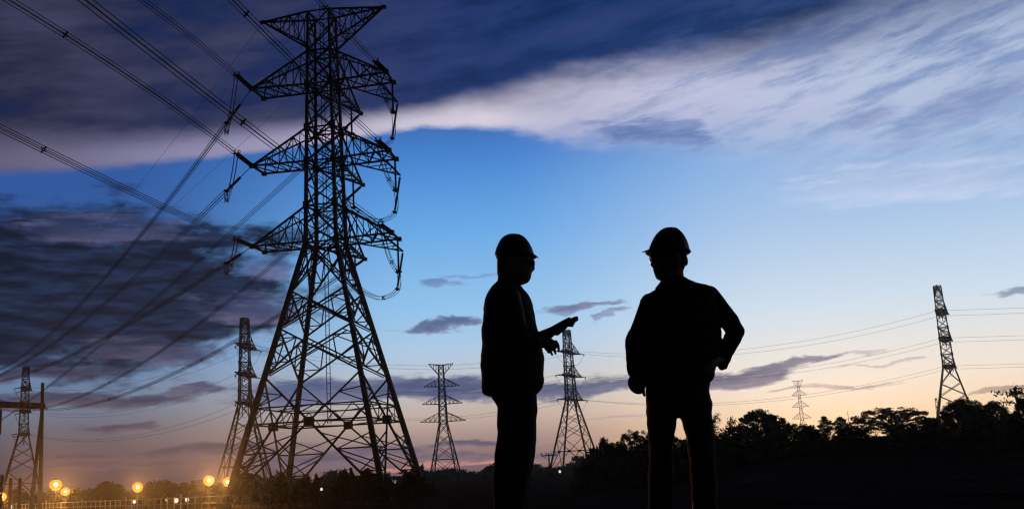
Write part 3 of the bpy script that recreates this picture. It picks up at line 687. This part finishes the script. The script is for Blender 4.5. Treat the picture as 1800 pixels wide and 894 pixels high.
def tree_proto(kind):
    root = empty(kind, (0, 0, 0)); tr = MB(); cs = []
    if kind == 'round_tree':                                    # 6 m tall, dome crown with an uneven edge
        for _ in range(130):
            th, u = rng.uniform(0, 6.283), rng.uniform(-.95, 1); rr = math.sqrt(max(0, 1 - u * u)) * rng.uniform(.55, 1.06)
            cs.append((2.7 * rr * math.cos(th), 2.7 * rr * math.sin(th), 3.3 + 2.5 * u * rng.uniform(.8, 1.05)))
        P = clump_pts(cs, 95, .62, .42); size = .15; tr.tube([(0, 0, -.3), (.1, 0, 1.2), (0, .1, 2.6)], [.26, .2, .14])
    elif kind == 'umbrella_tree':                               # wide flat dome on spreading limbs, sky showing through
        for _ in range(210):
            th, r_ = rng.uniform(0, 6.283), 6.2 * math.sqrt(rng.uniform(0, 1)); x, y = r_ * math.cos(th), r_ * math.sin(th)
            cs.append((x, y, 5.6 - 2.9 * (r_ / 6.2) ** 2 + rng.uniform(-1.0, .1) * rng.choice([1, 1, 3])))
        P = clump_pts(cs, 56, .7, .24); size = .14; tr.tube([(0, 0, -.3), (.2, 0, 1.3), (.1, .1, 2.2)], [.42, .34, .28])
    elif kind == 'tall_tree':
        for _ in range(70):
            u = rng.uniform(0, 1); th = rng.uniform(0, 6.283); r_ = (1.5 * math.sin(math.pi * min(1, u * .8 + .18))) * rng.uniform(.4, 1.1)
            cs.append((r_ * math.cos(th), r_ * math.sin(th), 1.2 + 4.9 * u))
        P = clump_pts(cs, 70, .5, .4); size = .14; tr.tube([(0, 0, -.3), (.05, 0, 2.5), (0, .1, 5.4)], [.2, .14, .04])
    elif kind == 'bush':
        for _ in range(60):
            th, u = rng.uniform(0, 6.283), rng.uniform(0, 1); rr = math.sqrt(1 - u * u) * rng.uniform(.3, 1.1)
            cs.append((1.9 * rr * math.cos(th), 1.9 * rr * math.sin(th), .3 + 1.7 * u * rng.uniform(.7, 1.15)))
        P = clump_pts(cs, 85, .5, .4); size = .12; tr.tube([(0, 0, -.2), (0, 0, .8)], [.1, .06])
    elif kind == 'spiky_tree':                                  # few long drooping fronds
        P = []
        for k in range(17):
            th = rng.uniform(0, 6.283); L = rng.uniform(1.6, 2.9); z0 = rng.uniform(2.6, 4.2); el_ = rng.uniform(.1, 1.3)
            fr_pts = [np.array([L * t * math.cos(el_) * math.cos(th), L * t * math.cos(el_) * math.sin(th), z0 + L * t * math.sin(el_) - 1.0 * t * t]) for t in np.linspace(0, 1, 9)]
            tr.tube(fr_pts, [.04 - .03 * i / 8 for i in range(9)], 4)
            for q in fr_pts[2:]:
                for _ in range(4): P.append(q + rng.normal(size=3) * .13)
        P = np.array(P); size = .17; tr.tube([(0, 0, -.3), (0, .1, 2.4), (.1, 0, 4.0)], [.18, .13, .08])
    top = tr.v and max(v[2] for v in tr.v)
    if kind not in ('spiky_tree',):
        for c in cs[::4]:
            z0 = min(1.6, c[2] * .5) + rng.uniform(0, .7); b0 = np.array([0, 0, z0]); c = np.array(c); mid = lerp(b0, c, .5) + np.array([0, 0, .25]); tr.tube([b0, mid, c], [.09, .06, .02], 4)
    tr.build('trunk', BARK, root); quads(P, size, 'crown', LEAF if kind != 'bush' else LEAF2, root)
    return root
PROTO, used = {}, {}
EXT = {'round_tree': (2.9 + .4, 6.1), 'umbrella_tree': (6.8, 5.8), 'tall_tree': (1.8, 6.4), 'bush': (2.2, 2.3), 'spiky_tree': (2.4, 5.2)}
for k in EXT: PROTO[k] = tree_proto(k)
def plant(kind, px, py, halfw, dist, lab, group):
    """crown top at px,py; half width in photo pixels"""
    t = on_d(px, py, dist); zg = gz(t[0], t[1]) - .1; h = max(.6, t[2] - zg); w = halfw / FOC * dist / EXT[kind][0]
    o = PROTO[kind] if kind not in used else copy_tree(PROTO[kind]); used[kind] = 1
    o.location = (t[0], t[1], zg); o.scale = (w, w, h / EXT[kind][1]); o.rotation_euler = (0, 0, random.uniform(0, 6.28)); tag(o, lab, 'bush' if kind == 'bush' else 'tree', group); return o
GR, GL = 'trees along the right ridge', 'bushes under the near tower'
for a in [('round_tree', 1062, 768, 20, 118, "small round tree at the right foot of the tower between the men"), ('umbrella_tree', 1118, 749, 52, 112, "sloping tree behind the standing man's hanging hand"),
          ('round_tree', 1165, 757, 40, 110, "tree hidden mostly behind the standing man's legs"), ('round_tree', 1222, 760, 34, 112, "tree seen between and right of the standing man's legs"),
          ('spiky_tree', 1252, 722, 16, 105, "feathery spiky tree against the standing man's hip"), ('spiky_tree', 1283, 729, 13, 108, 'small feathery tree left of the big domed tree'),
          ('round_tree', 1330, 719, 46, 110, 'big dark domed tree right of the standing man'), ('tall_tree', 1374, 731, 17, 112, 'narrow tree leaning on the right side of the domed tree'),
          ('umbrella_tree', 1400, 741, 36, 118, 'low flat tree below the small faint tower'), ('tall_tree', 1448, 729, 15, 108, 'narrow tree standing right of the small faint tower'),
          ('tall_tree', 1476, 730, 15, 110, 'narrow tree with a flat top left of the antenna mast'), ('umbrella_tree', 1562, 711, 82, 100, 'wide spreading tree with sky showing through its crown'),
          ('round_tree', 1640, 734, 18, 104, 'small tree in the dip left of the far right tower'), ('umbrella_tree', 1692, 694, 46, 100, "tree covering the foot of the far right tower"),
          ('round_tree', 1688, 703, 38, 98, 'dense tree in front of the far right tower foot'), ('round_tree', 1745, 704, 26, 102, 'round tree right of the far right tower'),
          ('spiky_tree', 1782, 672, 34, 92, 'tall sparse tree with long drooping fronds near the right edge'), ('round_tree', 1800, 696, 24, 96, 'dark tree cut by the right edge of the view')]: plant(*a, GR)
for i, (px, py, w, d) in enumerate([(1045, 792, 22, 104), (1085, 782, 26, 100), (1140, 778, 30, 98), (1195, 778, 30, 97), (1245, 768, 26, 96), (1295, 752, 26, 98), (1360, 758, 28, 95), (1420, 752, 26, 96),
                                    (1500, 752, 26, 92), (1590, 748, 34, 90), (1650, 748, 30, 90), (1720, 738, 30, 88), (1775, 730, 30, 86)]):
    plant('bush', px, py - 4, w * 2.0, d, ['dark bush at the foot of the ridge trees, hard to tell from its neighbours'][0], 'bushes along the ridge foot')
for a in [('round_tree', 190, 845, 28, 260, 'dark domed tree left of the middle orange lamp'), ('bush', 252, 852, 30, 300, 'bush directly behind the middle orange lamp'),
          ('bush', 490, 829, 30, 112, "round bush at the second foot of the near tower"), ('bush', 536, 834, 26, 110, 'olive bush right of the second tower foot'), ('tall_tree', 556, 829, 8, 108, 'thin pointed shrub between two round bushes under the near tower'),
          ('bush', 604, 826, 36, 108, 'wide bush under the middle of the near tower'), ('tall_tree', 617, 818, 9, 112, 'tall thin shrub rising from the wide bush'), ('round_tree', 648, 822, 26, 106, "leafy small tree at the third foot of the near tower"),
          ('bush', 683, 832, 22, 104, "bush between the third and right feet of the near tower"), ('bush', 728, 830, 36, 102, "smooth dark bush covering the right foot of the near tower"),
          ('bush', 440, 848, 26, 150, 'low bush near the right end of the railing fence'), ('bush', 420, 860, 18, 140, 'low bush below the right orange lamps')]: plant(*a, GL)
# far woods: one low mass along the horizon
P = []
for a in np.arange(-31, 8, .10):
    if True:
        D_ = 430 + 60 * math.sin(a * 1.3) + random.uniform(-20, 20); hh = 2.9 + 1.9 * math.sin(a * 2.1 + 1) * math.sin(a * .7) + random.uniform(-1, 1.6)
        if a < -12: hh += 1.0
        c0 = np.array([D_ * math.sin(R(a)), D_ * math.cos(R(a)), 0])
        for _ in range(120):
            P.append(c0 + np.array([random.gauss(0, .9), random.gauss(0, 1.5), hh * random.random() ** 1.1]))
o = quads(np.array(P), .8, 'far_woods', LEAF, None); tag(o, 'low dark wood along the horizon behind the towers', 'wood', None, 'stuff')
# ------------------------------------------------------------------ people
class Body:
    """points given as photo pixels at a body distance; real sizes in metres"""
    def __init__(s, Y0, base): s.Y = Y0; s.b = np.array(base); s.k = 1.0 / (FOC / (Y0 / math.cos(PITCH) * math.cos(PITCH)))
    def P(s, px, py, dy=0.0): return on_y(px, py, s.Y) + np.array([0, dy, 0]) - s.b
    def m(s, px): return px * s.Y / FOC * 1.0
def ring_loft(mb, B, rings, n=28, power=2.0):
    """rings: (y, xl, xr, half_depth, depth_offset)"""
    i0 = len(mb.v); N = len(rings)
    for y, xl, xr, hd, off in rings:
        l, r = B.P(xl, y, off), B.P(xr, y, off); c = (l + r) / 2; e = (r - l) / 2
        for k in range(n):
            a = 2 * math.pi * k / n; ca, sa = math.cos(a), math.sin(a)
            ca = math.copysign(abs(ca) ** (2 / power), ca); sa = math.copysign(abs(sa) ** (2 / power), sa)
            mb.v.append(c + e * ca + np.array([0, hd * sa, 0]))
    for j in range(N - 1):
        for k in range(n): mb.f.append((i0 + j * n + k, i0 + (j + 1) * n + k, i0 + (j + 1) * n + (k + 1) % n, i0 + j * n + (k + 1) % n))
    mb.f.append(tuple(i0 + k for k in range(n))); mb.f.append(tuple(i0 + (N - 1) * n + k for k in reversed(range(n))))
def limb(mb, B, pts, n=14):
    """pts: (px, py, depth, radius_px) smooth chain with round joints"""
    pp = [B.P(p[0], p[1], p[2]) for p in pts]; rr = [B.m(p[3]) for p in pts]
    mb.tube(pp, rr, n)
    for p, r in zip(pp, rr): mb.ball(p, r * .995, 12, 8)
from mathutils import noise as mn
def crease(me, amp):
    co = [v.co.copy() for v in me.vertices]; no = [v.normal.copy() for v in me.vertices]
    for v, c, n in zip(me.vertices, co, no):
        f = mn.noise(Vector((c.x * 5 + c.z * 4, c.y * 6, c.z * 9 - c.x * 5))) + .6 * mn.noise(Vector((c.x * 16, c.y * 14, c.z * 24 + c.x * 9)))
        v.co = c + n * amp * (f - .15)
def fuse(mb, name, m, parent, voxel=.007, sm=4, fac=.5, folds=0):
    o = mb.build(name, m, parent)
    md = o.modifiers.new('r', 'REMESH'); md.mode = 'VOXEL'; md.voxel_size = voxel
    if sm: s_ = o.modifiers.new('s', 'SMOOTH'); s_.factor = fac; s_.iterations = sm
    dg = bpy.context.evaluated_depsgraph_get(); me = bpy.data.meshes.new_from_object(o.evaluated_get(dg)); o.modifiers.clear(); old = o.data; o.data = me; me.name = name
    bpy.data.meshes.remove(old); me.polygons.foreach_set('use_smooth', [True] * len(me.polygons))
    if folds: crease(me, folds)
    if not me.materials: me.materials.append(m)
    return o
def D(r): return [tuple(x) for x in r]

YP = 5.5
# --- man on the left, in profile, gesturing
foot = on_y(903, 1002, YP); base = np.array([foot[0], foot[1], foot[2]])
pl = empty('person', base); tag(pl, 'man in profile in hard hat and dark jacket gesturing with both hands', 'person', 'men in hard hats'); B = Body(YP, base)
b = MB()
ring_loft(b, B, [(424, 884, 922, .07, 0), (434, 878, 930, .085, 0), (445, 876, 934, .09, 0), (452, 876, 935.5, .088, 0), (457, 876, 936, .086, 0), (462, 876, 935, .084, 0), (468, 876, 936, .082, 0), (474, 875.5, 936.2, .08, 0), (479, 875, 935, .076, 0),
                 (484, 875, 934, .072, 0), (488, 875, 933.3, .068, 0), (492, 877, 931.6, .062, 0), (496, 884, 928.5, .055, 0), (499.5, 894, 920, .04, 0)])
limb(b, B, [(934, 466, 0, 3), (937.5, 471.5, 0, 3.0), (935.5, 474.5, 0, 3)])                             # nose
for s in (-1, 1): b.ball(B.P(900, 466, .088 * s), (.02, .012, .034))                                                              # ears
ring_loft(b, B, [(480, 876, 914, .062, 0), (496, 874, 913, .066, 0), (512, 868, 920, .09, 0)])
ring_loft(b, B, [(506, 868, 918, .12, 0), (530, 858, 926, .17, 0), (580, 854, 936, .16, 0), (640, 856, 942, .15, 0), (690, 868, 938, .14, 0), (712, 882, 936, .12, 0)])
for s, dx in ((-1, 0), (1, 3)):
    limb(b, B, [(906 + dx, 705, .09 * s, 24), (907 + dx, 770, .09 * s, 21), (900 + dx, 840, .09 * s, 16), (896 + dx, 900, .09 * s, 17), (895 + dx, 965, .09 * s, 9), (897 + dx, 990, .09 * s, 10), (922 + dx, 995, .1 * s, 7)])
# arm with the raised open hand (far arm) and the arm with the drooping hand (near arm)
limb(b, B, [(900, 528, .12, 18), (912, 575, .15, 15), (925, 604, .12, 13), (950, 591.5, .06, 12.5), (962, 586, .03, 10.3), (971, 581, .02, 8.6)])
ring_loft(b, B, [(556, 1000, 1003, .004, .02), (560, 992, 1003, .014, .02), (566, 981, 1001, .02, .02), (572, 970, 998, .024, .02), (577, 968, 995, .024, .02), (582, 969, 990, .02, .01), (587, 973, 984, .012, 0), (589.5, 977, 981, .004, 0)], 20)
limb(b, B, [(996, 565, .015, 3.6), (1005, 561, .012, 3.2), (1011, 558, .01, 3.0), (1014.5, 557, .01, 2.5)]); limb(b, B, [(996, 567.5, .04, 3.4), (1005, 564, .045, 3), (1012, 561.5, .045, 2.6), (1016, 558.8, .045, 2.2)])
limb(b, B, [(992, 572, .00, 3.8), (1000, 571, -.005, 3.3), (1006.3, 572, -.006, 2.7)]); limb(b, B, [(994, 569, .062, 3.1), (1003, 566.5, .07, 2.7), (1010, 564.5, .07, 2.3)])
limb(b, B, [(976, 584, -.02, 4.4), (985, 581, -.035, 3.6), (994, 576.5, -.035, 2.8)])
limb(b, B, [(898, 532, -.15, 19), (910, 580, -.19, 15.5), (922, 612, -.17, 13), (944, 607, -.12, 11.5), (955, 605, -.10, 9.5)])
ring_loft(b, B, [(596, 955, 964, .012, -.1), (599, 952, 970, .022, -.1), (603, 952, 974.5, .027, -.1), (608, 952.5, 977.5, .028, -.1), (612, 954, 979, .026, -.1), (617, 957, 977, .022, -.1), (620, 961, 972, .01, -.1)], 20)
limb(b, B, [(975.5, 606, -.12, 4.2), (979.2, 611.5, -.13, 3.1), (980.6, 617, -.13, 2.5), (980.4, 621.8, -.128, 2.1)]); limb(b, B, [(968.5, 610, -.1, 4), (973, 617, -.105, 2.7), (975.6, 624.6, -.105, 2.1)])
limb(b, B, [(962, 611, -.08, 4), (966, 618, -.08, 2.6), (970, 626, -.08, 2.1)]); limb(b, B, [(957, 610, -.065, 3.6), (960.5, 616, -.06, 2.6), (964.5, 621.5, -.06, 2.1)]); limb(b, B, [(958, 606, -.14, 4.2), (965, 613, -.155, 3.4), (970, 618, -.15, 2.7)])
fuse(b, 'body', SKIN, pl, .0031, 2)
j = MB()
ring_loft(j, B, [(494, 873, 911, .075, 0), (500, 866, 914.5, .09, 0), (507, 860, 919.5, .12, 0), (513, 856.5, 925, .15, 0), (520, 853.5, 930, .175, 0), (532, 850, 935, .2, 0), (546, 848.5, 939, .215, 0), (560, 847.6, 942, .21, 0), (578, 847, 946, .205, 0), (597, 846.5, 950, .2, 0),
                 (617, 846.3, 954.5, .198, 0), (640, 845.6, 956, .196, 0), (659, 845, 957.3, .197, 0), (672, 845.5, 957.5, .197, 0), (682, 846.5, 955, .195, 0), (688, 847.3, 949.5, .192, 0), (692.5, 849, 945, .188, 0), (696, 858, 940, .17, 0)], 36)
limb(j, B, [(893, 528, .17, 21), (906, 575, .2, 19), (920, 606, .17, 17), (938, 597, .11, 14.5)]); limb(j, B, [(892, 530, -.17, 22), (904, 580, -.21, 20), (918, 610, -.19, 17.5), (936, 609, -.14, 14.5)])
fuse(j, 'jacket', COAT, pl, .008, 4, folds=.007)
t = MB()
for s, a0_, b0_ in ((-1, 0, -4), (1, 2.5, 0)):
    ring_loft(t, B, [(y, xl + a0_, xr + b0_, hd, .088 * s) for y, xl, xr, hd in ((684, 862, 944, .1), (700, 863.5, 945, .1), (708, 869, 945, .1), (717, 874, 944.7, .099), (746, 874.7, 944.5, .096), (770, 874.5, 944, .092), (788, 870.5, 941.5, .09),
                             (816, 868, 937.5, .086), (834, 867, 935, .084), (880, 868, 929, .08), (930, 870, 922, .075), (975, 872, 918, .07), (988, 873, 918, .07))], 24)
fuse(t, 'trousers', TROU, pl, .008, 3, folds=.006)
def helmet(B, parent, rings, brim, peak):
    h = MB(); ring_loft(h, B, rings, 30); ring_loft(h, B, brim, 30); limb(h, B, peak, 10); return h.build('hard_hat', HAT, parent, True)
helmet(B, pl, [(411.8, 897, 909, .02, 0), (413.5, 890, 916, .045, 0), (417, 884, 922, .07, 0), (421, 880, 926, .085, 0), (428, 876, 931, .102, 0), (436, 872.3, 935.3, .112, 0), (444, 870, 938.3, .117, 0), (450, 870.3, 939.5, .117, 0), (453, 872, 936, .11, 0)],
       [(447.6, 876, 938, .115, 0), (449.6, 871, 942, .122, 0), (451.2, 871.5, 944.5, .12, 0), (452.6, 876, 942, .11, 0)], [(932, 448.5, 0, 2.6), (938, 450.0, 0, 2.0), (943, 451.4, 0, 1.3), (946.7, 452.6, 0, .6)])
gl = MB()
for s in (-1, 1): gl.ball(B.P(935.2, 463.5, .034 * s), (.017, .028, .020)); gl.bar(B.P(936, 460, .06 * s), B.P(902, 462, .09 * s), .006)
gl.bar(B.P(938.5, 461, -.03), B.P(938.5, 461, .03), .008); gl.build('glasses', LENS, pl, True)
hr = MB(); ring_loft(hr, B, [(446, 873.5, 896, .088, 0), (460, 873.7, 893, .086, 0), (472, 873.7, 888, .078, 0), (482, 874, 884, .06, 0)], 20); hr.build('hair', HAIR, pl, True)
def shoes(B, parent, specs):
    for (x0, x1, y, off, hw_) in specs:
        s_ = MB(); ring_loft(s_, B, [(y - 14, x0 + 2, x0 + (x1 - x0) * .5, hw_ * .8, off), (y - 8, x0, x0 + (x1 - x0) * .72, hw_, off), (y - 4, x0 - 1, x1 - 3, hw_ * 1.1, off), (y - 1.5, x0 - 2, x1, hw_ * 1.12, off), (y, x0 - 2, x1, hw_ * 1.12, off)], 20); fuse(s_, 'shoe', SHOE, parent, .008, 2)
shoes(B, pl, [(872, 944, 1003, -.09, .05), (876, 948, 1001.5, .1, .05)])

# --- man on the right, hand on hip, looking left
foot = on_y(1200, 993, YP); base = np.array([foot[0], foot[1], foot[2]])
pr = empty('person', base); tag(pr, 'man with one hand on his hip turning his head to the other', 'person', 'men in hard hats'); B = Body(YP, base)
b = MB()
ring_loft(b, B, [(418, 1157, 1196, .07, 0), (430, 1149, 1204, .085, 0), (443, 1145, 1207, .09, 0), (450, 1144, 1206.8, .09, 0), (456, 1143.5, 1206.3, .088, 0), (462, 1145.3, 1205.6, .086, 0), (468, 1147, 1204.3, .084, 0), (474, 1148.3, 1202, .082, 0), (480, 1150, 1200.5, .078, 0),
                 (485, 1151.7, 1199, .072, 0), (488.5, 1153.3, 1194, .064, 0), (491.2, 1157.5, 1186, .05, 0), (493, 1164, 1178, .03, 0)])
limb(b, B, [(1146, 463, -.02, 2.6), (1144.6, 467, -.025, 2.6), (1147, 469, -.02, 2.6)]); limb(b, B, [(1150.5, 478, -.02, 2.6), (1151.2, 481, -.02, 2.6)])
for s in (-1, 1): b.ball(B.P(1186, 463, .09 * s), (.02, .012, .034))
b.ball(B.P(1204.5, 459, -.02), (.013, .02, .03))
ring_loft(b, B, [(478, 1161, 1201, .06, 0), (492, 1163, 1203, .065, 0), (508, 1150, 1220, .09, 0)])
ring_loft(b, B, [(506, 1158, 1238, .09, 0), (530, 1138, 1252, .12, 0), (580, 1130, 1254, .12, 0), (640, 1136, 1244, .115, 0), (690, 1142, 1242, .115, 0), (716, 1150, 1236, .1, 0)])
for x0, x1, x2, x3 in ((1164, 1162, 1161, 1160), (1222, 1228, 1234, 1240)):
    limb(b, B, [(x0, 705, 0, 25), (x1, 770, 0, 21), (x2, 840, 0, 16), (x2, 890, 0, 17), (x3, 955, 0, 9), (x3, 980, 0, 10), (x3 - 8, 986, -.1, 7)])
limb(b, B, [(1141, 532, 0, 16), (1127, 566, 0, 14), (1114, 597, 0, 13), (1114, 625, 0, 11.5), (1118, 650, 0, 10), (1119, 663, 0, 9)])
# loose fist with the forefinger dropping
ring_loft(b, B, [(657, 1111, 1128, .02, 0), (662, 1106, 1131, .026, 0), (668, 1103.6, 1133, .03, 0), (674, 1103, 1133.5, .032, 0), (680, 1105, 1133, .032, 0), (685, 1108, 1131.5, .03, 0), (689, 1112.5, 1129.5, .024, 0), (692, 1118, 1127, .014, 0)], 20)
limb(b, B, [(1128, 676, -.012, 5), (1129.5, 686, -.02, 4), (1131, 692, -.02, 3), (1132.3, 695.3, -.018, 2.3)])
for k_ in range(3): limb(b, B, [(1124 - 4 * k_, 676, -.02, 4.4), (1121.5 - 4 * k_, 686.5 - 2.2 * k_, -.035, 3.7), (1122 - 4 * k_, 683 - 2 * k_, -.012, 3.2)])
limb(b, B, [(1126, 668, -.03, 4.5), (1130, 676, -.042, 3.6), (1130, 682, -.045, 3)])
limb(b, B, [(1247, 522, 0, 15), (1267, 544, .01, 14), (1292, 580, .03, 12), (1279, 612, .0, 10), (1270, 634, -.03, 8), (1266, 645, -.05, 7.2)])
limb(b, B, [(1268, 635, -.05, 5), (1254, 634, -.10, 6), (1245, 645, -.13, 7.5)])
for k_ in range(4): limb(b, B, [(1247, 641 + 4 * k_, -.14, 3.2), (1238, 645 + 4 * k_, -.16, 3), (1229, 651 + 4 * k_, -.17, 2.6)])
limb(b, B, [(1252, 640, -.12, 3.4), (1243, 638, -.15, 3)])
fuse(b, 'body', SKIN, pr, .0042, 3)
j = MB()
ring_loft(j, B, [(488, 1167, 1205, .07, 0), (493, 1163, 1212, .08, 0), (498, 1160.5, 1226, .09, 0), (502, 1158.5, 1244, .1, 0), (506, 1154, 1253, .11, 0), (511, 1147, 1257, .12, 0), (518, 1135.5, 1260, .135, 0), (527, 1127, 1262, .145, 0), (537, 1122.5, 1263, .15, 0), (548, 1119, 1264.5, .155, 0), (560, 1117, 1267, .155, 0),
                 (580, 1116, 1268.5, .152, 0), (600, 1116, 1269, .15, 0), (620, 1118, 1266, .148, 0), (636, 1120.5, 1261, .15, 0), (643, 1122, 1257, .15, 0), (650, 1124, 1257, .152, 0), (659, 1126, 1256.8, .153, 0), (666, 1128, 1254.8, .152, 0), (672.5, 1131, 1248, .148, 0), (677, 1138, 1240, .14, 0)], 36)
limb(j, B, [(1142.5, 532, 0, 18), (1132, 563, 0, 15.5), (1122.5, 581, 0, 15.5), (1114, 599, 0, 16), (1113.5, 620, 0, 15.2), (1116.5, 643, 0, 14)]); ring_loft(j, B, [(640, 1101, 1131, .044, 0), (655, 1103.3, 1133, .043, 0), (660.5, 1104.3, 1133, .042, 0), (661.8, 1107, 1130, .038, 0)], 20)
limb(j, B, [(1246, 520, 0, 19), (1265, 542, .01, 19), (1283, 564, .02, 18.4), (1293.6, 580.5, .03, 17), (1289, 594, .02, 15.8), (1281, 611, 0, 14), (1272.5, 630, -.03, 11.2)])
# straight-cut cuff
cu_ = [B.P(1274, 628, -.03), B.P(1266.0, 647, -.052)]; j.tube(cu_, [B.m(11.4), B.m(9.6)], 18)
fuse(j, 'jacket', COAT, pr, .006, 2, folds=.006)
t = MB()
ring_loft(t, B, [(664, 1134, 1250, .13, 0), (684, 1134.5, 1246.5, .135, 0), (700, 1135.3, 1249, .135, 0), (712, 1135.8, 1251, .132, 0), (722, 1137, 1251, .125, 0), (727, 1142, 1249, .11, 0)], 30)
ring_loft(t, B, [(706, 1136, 1194, .12, 0), (726, 1136.3, 1191.3, .115, 0), (742, 1137, 1189.6, .11, 0), (752, 1137.6, 1187.8, .106, 0), (768, 1139, 1184, .1, 0), (800, 1140, 1183, .09, 0), (850, 1139, 1184, .085, 0), (900, 1139, 1184, .085, 0), (950, 1140, 1182, .08, 0), (977, 1140, 1182, .08, 0)], 24)
ring_loft(t, B, [(706, 1189, 1251, .12, 0), (726, 1191, 1251, .115, 0), (742, 1198, 1252.3, .11, 0), (752, 1201, 1254, .106, 0), (768, 1206, 1256.5, .1, 0), (800, 1210, 1258, .09, 0), (850, 1214, 1261, .085, 0), (900, 1218, 1263, .085, 0), (950, 1220, 1263, .08, 0), (977, 1221, 1263, .08, 0)], 24)
fuse(t, 'trousers', TROU, pr, .007, 3, folds=.006)
helmet(B, pr, [(400.8, 1173, 1185, .02, 0), (402.5, 1164.5, 1191, .05, 0), (406, 1159, 1195, .072, 0), (412, 1153, 1200.5, .09, 0), (418, 1149, 1204.5, .1, 0), (425, 1145.5, 1208, .11, 0), (434, 1141.8, 1210.8, .117, 0), (440, 1139.5, 1212, .12, 0), (445, 1140.5, 1210, .118, 0), (448, 1145, 1206, .11, 0)],
       [(438.6, 1146, 1211, .11, 0), (441.4, 1138, 1213.6, .125, 0), (443.4, 1134, 1214.6, .126, 0), (445.6, 1136, 1212, .12, 0)], [(1146, 440, -.02, 3.0), (1139, 442.4, -.03, 2.3), (1132, 444.2, -.035, 1.3), (1127.4, 445.2, -.035, .6)])
gl = MB()
for dx, s in ((0, -.055), (2, .02)): gl.ball(B.P(1146 + dx, 455, s), (.018, .028, .021))
gl.bar(B.P(1142, 452, -.06), B.P(1143, 452, .02), .008); gl.bar(B.P(1144, 452.5, -.07), B.P(1184, 455, -.093), .006); gl.build('glasses', LENS, pr, True)
hr = MB(); ring_loft(hr, B, [(443, 1186, 1207.5, .088, 0.01), (456, 1188, 1206.8, .086, 0.01), (466, 1190, 1204.6, .078, 0.01), (474, 1193, 1202, .06, 0.01)], 20); hr.build('hair', HAIR, pr, True)
shoes(B, pr, [(1128, 1178, 994, -.02, .1), (1216, 1266, 993, 0, .1)])
# stand both men on the bank
for o in (pl, pr): print('foot', o.location[2], gz(o.location[0], o.location[1]))
